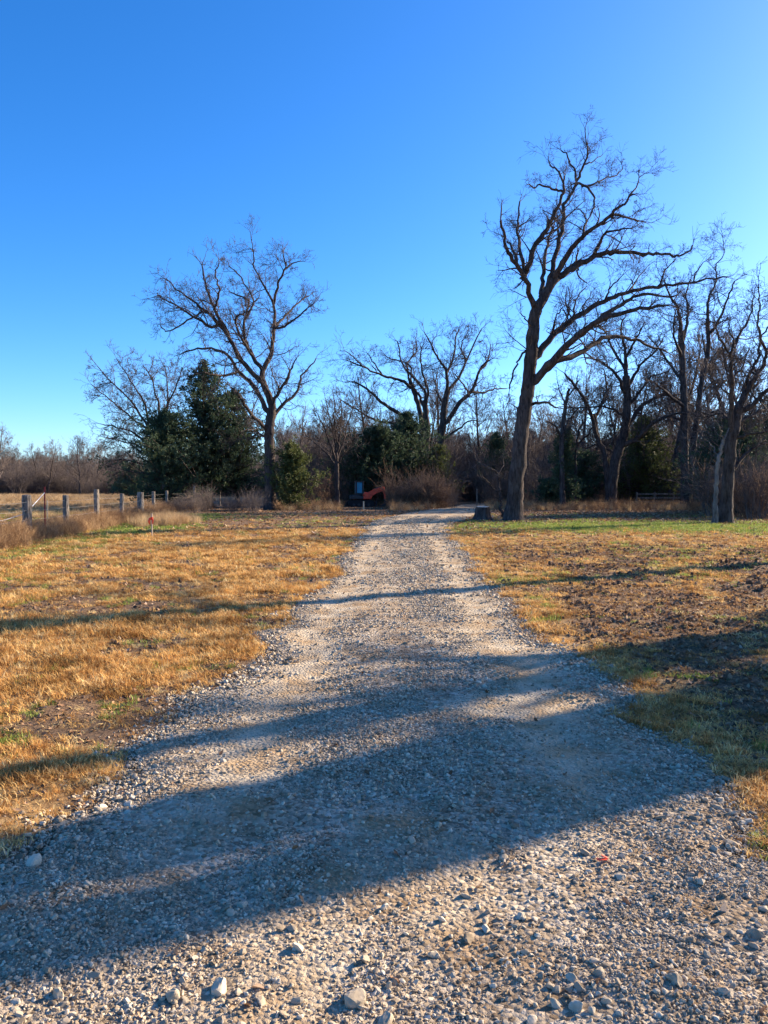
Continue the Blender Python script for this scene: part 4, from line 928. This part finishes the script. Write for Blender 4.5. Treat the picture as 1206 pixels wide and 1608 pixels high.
# rail fence far right
rf = empty('rail_fence', (cx(1090, 64), 64, 0), 'low wooden rail fence in the shade between the trunks on the right', 'fence'); rb = Vector(rf.location)
rx = [cx(p_, 64) for p_ in (1000, 1028, 1058, 1092, 1125, 1160, 1195, 1230)]
for i, x in enumerate(rx):
    m = MB(); m.box((0, 0, .55), (.12, .12, 1.3)); o = m.build('post', M_POST, rf); o.location = Vector((x, 64, gz(x, 64))) - rb
for a, b_ in zip(rx[:-1], rx[1:]):
    for hh in (.4, .72, 1.04):
        m = MB(); m.box((0, 0, 0), (b_ - a - .125, .05, .12)); o = m.build('rail', M_POST, rf); o.location = Vector(((a + b_) / 2, 64, hh + gz((a + b_) / 2, 64))) - rb

# ------------------------------------------------------------------ survey stakes
def stake(px, d_, h, w_, label, ribbon, wood=None):
    x = cx(px, d_); r_ = empty('survey_stake', (x, d_, gz(x, d_)), label, 'stake')
    m = MB(); m.box((0, 0, h / 2 - .08), (w_, w_ * .5, h + .16)); m.build('stake_shaft', wood or M_STAKE, r_)
    if ribbon:
        m = MB(); m.box((0, 0, h - .16), (w_ * 1.5, w_ * .9, .10)); m.tube([(0, -.03, h - .13), (-.05, -.04, h - .15), (-.08, -.04, h - .24), (-.06, -.03, h - .34)], [.02, .035, .04, .02], 5)
        m.tube([(.02, -.03, h - .13), (.05, -.04, h - .2), (.04, -.05, h - .33)], [.015, .03, .015], 5); m.build('ribbon', M_RIBBON, r_)
stake(238, 24.8, .74, .045, 'wooden survey stake tied with orange ribbon at the end of the fence weeds', True)
stake(571, 54, .62, .09, 'short pale wooden stake in front of the excavator', False)
stake(749, 60, 1.5, .07, 'thin tall brown stake standing behind the stump', False, M_POST)
# scrap of flagging tape on the gravel
x, y = at_px(945, 1358); m = MB(); m.box((0, 0, .008), (.042, .015, .004)); m.box((.015, .010, .014), (.03, .012, .004), Matrix.Rotation(.5, 3, 'Y'))
o = m.build('tape_scrap', M_RIBBON); o.location = (x, y, float(top_z(np.array([x]), np.array([y]))[0]) + .006); props(o, 'tiny scrap of pink orange tape lying on the near gravel', 'litter')

# ------------------------------------------------------------------ excavator
EX = 63.0; ex = empty('mini_excavator', (cx(566, EX), EX, gz(cx(566, EX), EX)), 'small red orange tracked excavator with its boom raised to the right, parked by the cedars', 'excavator', rz=R(8))
ex.scale = (1.12, 1.12, 1.12)
def track(yc):
    m = MB(); r_ = .24; L_ = .72; prof = [(L_ + r_ * math.cos(a), r_ + r_ * math.sin(a)) for a in np.linspace(-math.pi / 2, math.pi / 2, 9)] + [(-L_ + r_ * math.cos(a), r_ + r_ * math.sin(a)) for a in np.linspace(math.pi / 2, 3 * math.pi / 2, 9)]
    m.prism(prof, yc - .14, yc + .14)
    for q in range(15): m.box((-.75 + q * .107, yc, 2 * r_ + .014), (.05, .30, .03)); m.box((-.75 + q * .107, yc, -.004), (.05, .30, .03))
    t = m.build('track', M_BLACK, ex)
    for q in range(4):
        w_ = MB(); w_.tube([(-.54 + q * .36, yc - .17, .17), (-.54 + q * .36, yc + .17, .17)], .10, 12); w_.build('wheel', M_DARKSTEEL, t)
track(-.5); track(.5)
m = MB(); m.box((0, 0, .34), (1.0, .9, .22)); m.tube([(0, 0, .45), (0, 0, .56)], .32, 16); m.build('undercarriage', M_DARKSTEEL, ex)
m = MB(); m.prism([(-.78, .56), (.42, .56), (.42, .70), (.1, .80), (-.45, .88), (-.78, .82)], -.5, .5); m.build('upper_body', M_DARKSTEEL, ex, bevel=.04)
m = MB(); m.prism([(.16, .56), (.74, .58), (.80, .78), (.66, 1.0), (.3, 1.10), (.16, .98)], -.52, .1); m.build('engine_cover', M_ORANGE, ex, bevel=.04)
cb = MB()
for (x_, y_) in ((-.36, -.45), (.14, -.45), (-.36, .3), (.14, .3)): cb.box((x_, y_, 1.36), (.09, .09, .90))
cb.box((-.11, -.075, 1.84), (.66, .9, .07)); cb.box((-.11, -.075, .93), (.60, .85, .07)); cab = cb.build('cab', M_DARKSTEEL, ex, bevel=.01)
for (c_, s_) in (((-.11, -.455, 1.39), (.36, .012, .76)), ((.145, -.075, 1.39), (.012, .68, .80)), ((-.365, -.075, 1.39), (.012, .68, .80)), ((-.11, .305, 1.39), (.43, .012, .80))):
    m = MB(); m.box(c_, s_); m.build('window', M_GLASS, cab)
bm_ = MB(); bm_.prism([(.45, .70), (.64, .66), (1.12, .98), (1.64, 1.16), (1.76, 1.36), (1.55, 1.44), (1.00, 1.32), (.50, 1.04)], -.36, -.12); bm_.build('boom', M_ORANGE, ex, bevel=.015)
m = MB(); m.tube([(.55, -.24, .62), (1.05, -.24, .92)], .045, 10); m.tube([(1.0, -.24, .90), (1.2, -.24, 1.06)], .028, 8); m.tube([(1.05, -.24, 1.34), (1.5, -.24, 1.47)], .04, 8); m.build('hydraulic_ram', M_DARKSTEEL, ex)
m = MB(); m.prism([(1.52, 1.50), (1.72, 1.46), (1.88, .98), (1.84, .58), (1.72, .58), (1.68, .96)], -.31, -.17); m.build('stick', M_ORANGE, ex, bevel=.012)
m = MB(); m.prism([(1.66, .60), (1.92, .58), (1.96, .30), (1.80, .10), (1.52, .06), (1.50, .14), (1.70, .22), (1.74, .40)], -.46, -.02); 
for q in range(4): m.box((1.49, -.42 + q * .12, .085), (.10, .05, .04))
m.build('bucket', M_DARKSTEEL, ex, bevel=.01)
m = MB(); m.prism([(1.02, .06), (1.10, .06), (1.16, .22), (1.10, .42), (1.04, .42), (1.08, .24)], -.62, .62); m.box((.78, -.3, .24), (.55, .08, .09)); m.box((.78, .3, .24), (.55, .08, .09)); m.build('dozer_blade', M_DARKSTEEL, ex)

# ------------------------------------------------------------------ weeds along the fence
def weed(name, seed, mat, nst, H, rad, tw=4):
    rng = random.Random(seed); B = Tubes()
    for i in range(nst):
        a = rng.uniform(0, 6.28); r_ = rad * math.sqrt(rng.random()); th = abs(rng.gauss(0, .3)); b2 = rng.uniform(0, 6.28)
        grow(B, (r_ * math.cos(a), r_ * math.sin(a), -.02), (math.sin(th) * math.cos(b2), math.sin(th) * math.sin(b2), math.cos(th)), H * rng.uniform(.45, 1.15), .0045, 0, 1, rng, .14, .02, .003, (tw,), (.3, .8))
    return proto(name, B.mesh('weed', False), mat)
wp = [weed('weed_source', 70 + i, M_WEED, 9, .75, .16, 5) for i in range(4)] + [proto('weed_source', tuft('straw_tuft', 80 + i, 60, .16, .3, .7, .35, .005), M_STRAW) for i in range(2)]
fx = np.array([t_[0] for t_ in tops]); fy = np.array([t_[1] for t_ in tops])
n = 5600; yy = 19.5 + (60 - 19.5) * RN.random(n) ** 1.35; xx = np.interp(yy, fy, fx) + RN.normal(-.30, .42, n) * (1 + (yy - 20) * .01)
s_ = RN.uniform(.55, 1.3, n) * (.6 + .8 * fbm(xx * .8, yy * .8, 91, 2)) * np.exp(-np.abs(xx - np.interp(yy, fy, fx)) * .25) * .68
instancer('fence_weeds', np.c_[xx, yy, ground_z(xx, yy)], np.c_[RN.normal(0, .12, (n, 2)), RN.uniform(0, 6.28, n)], np.c_[s_ * 1.2, s_ * 1.2, s_], np.where(RN.random(n) < .95, RN.integers(0, 4, n), 4 + RN.integers(0, 2, n)), wp,
          'tangle of dead brown weeds and straw growing along the wire fence', 'weeds', M_WEED)
# straw mound at the end of the fence weeds, and pale grass across the pasture
n = 240; xx = cx(272, 35) + RN.normal(0, .55, n); yy = 34 + RN.normal(0, 1.5, n); s_ = RN.uniform(.5, 1.0, n)
instancer('straw_mound', np.c_[xx, yy, ground_z(xx, yy)], np.c_[RN.normal(0, .35, (n, 2)), RN.uniform(0, 6.28, n)], np.c_[s_, s_, s_], 4 + RN.integers(0, 2, n), wp, 'mound of pale dead grass leaning beyond the survey stake', 'grass', M_STRAW)
n = 9000; yy = RN.uniform(40, 132, n); xx = (RN.uniform(-120, 330, n) - 603) / F_PX * yy; keep = (RN.random(n) < np.where((yy > 42) & (yy < 60), .25, 1)) & (xx < np.interp(yy, fy, fx) - .8); xx, yy = xx[keep], yy[keep]; n = len(xx); s_ = RN.uniform(.5, 1.2, n) * np.where(yy < 80, .5, 1)
instancer('pasture_grass', np.c_[xx, yy, ground_z(xx, yy)], np.c_[RN.normal(0, .2, (n, 2)), RN.uniform(0, 6.28, n)], np.c_[s_ * 2, s_ * 2, s_], 4 + RN.integers(0, 2, n), wp, 'tall pale straw coloured grass of the pasture beyond the fence', 'grass', M_STRAW)
# low weeds at the foot of the middle thicket and the trees
n = 2600; pxs = RN.uniform(430, 1230, n); yy = RN.uniform(52, 70, n); xx = (pxs - 603) / F_PX * yy; keep = (road_in(xx, yy) < -.3) & ~((pxs > 538) & (pxs < 612) & (yy < 64.5)); xx, yy = xx[keep], yy[keep]; n = len(xx); s_ = RN.uniform(.4, 1.0, n)
instancer('woodland_weeds', np.c_[xx, yy, ground_z(xx, yy)], np.c_[RN.normal(0, .15, (n, 2)), RN.uniform(0, 6.28, n)], np.c_[s_ * 1.3, s_ * 1.3, s_], RN.integers(0, 6, n), wp, 'low dead weeds around the feet of the trees', 'weeds', M_WEED)
tri = sum(sum(len(p_.vertices) - 2 for p_ in m_.polygons) if len(m_.polygons) < 500 else len(m_.polygons) * 2 for m_ in bpy.data.meshes)
print('triangles in unique meshes about', tri)
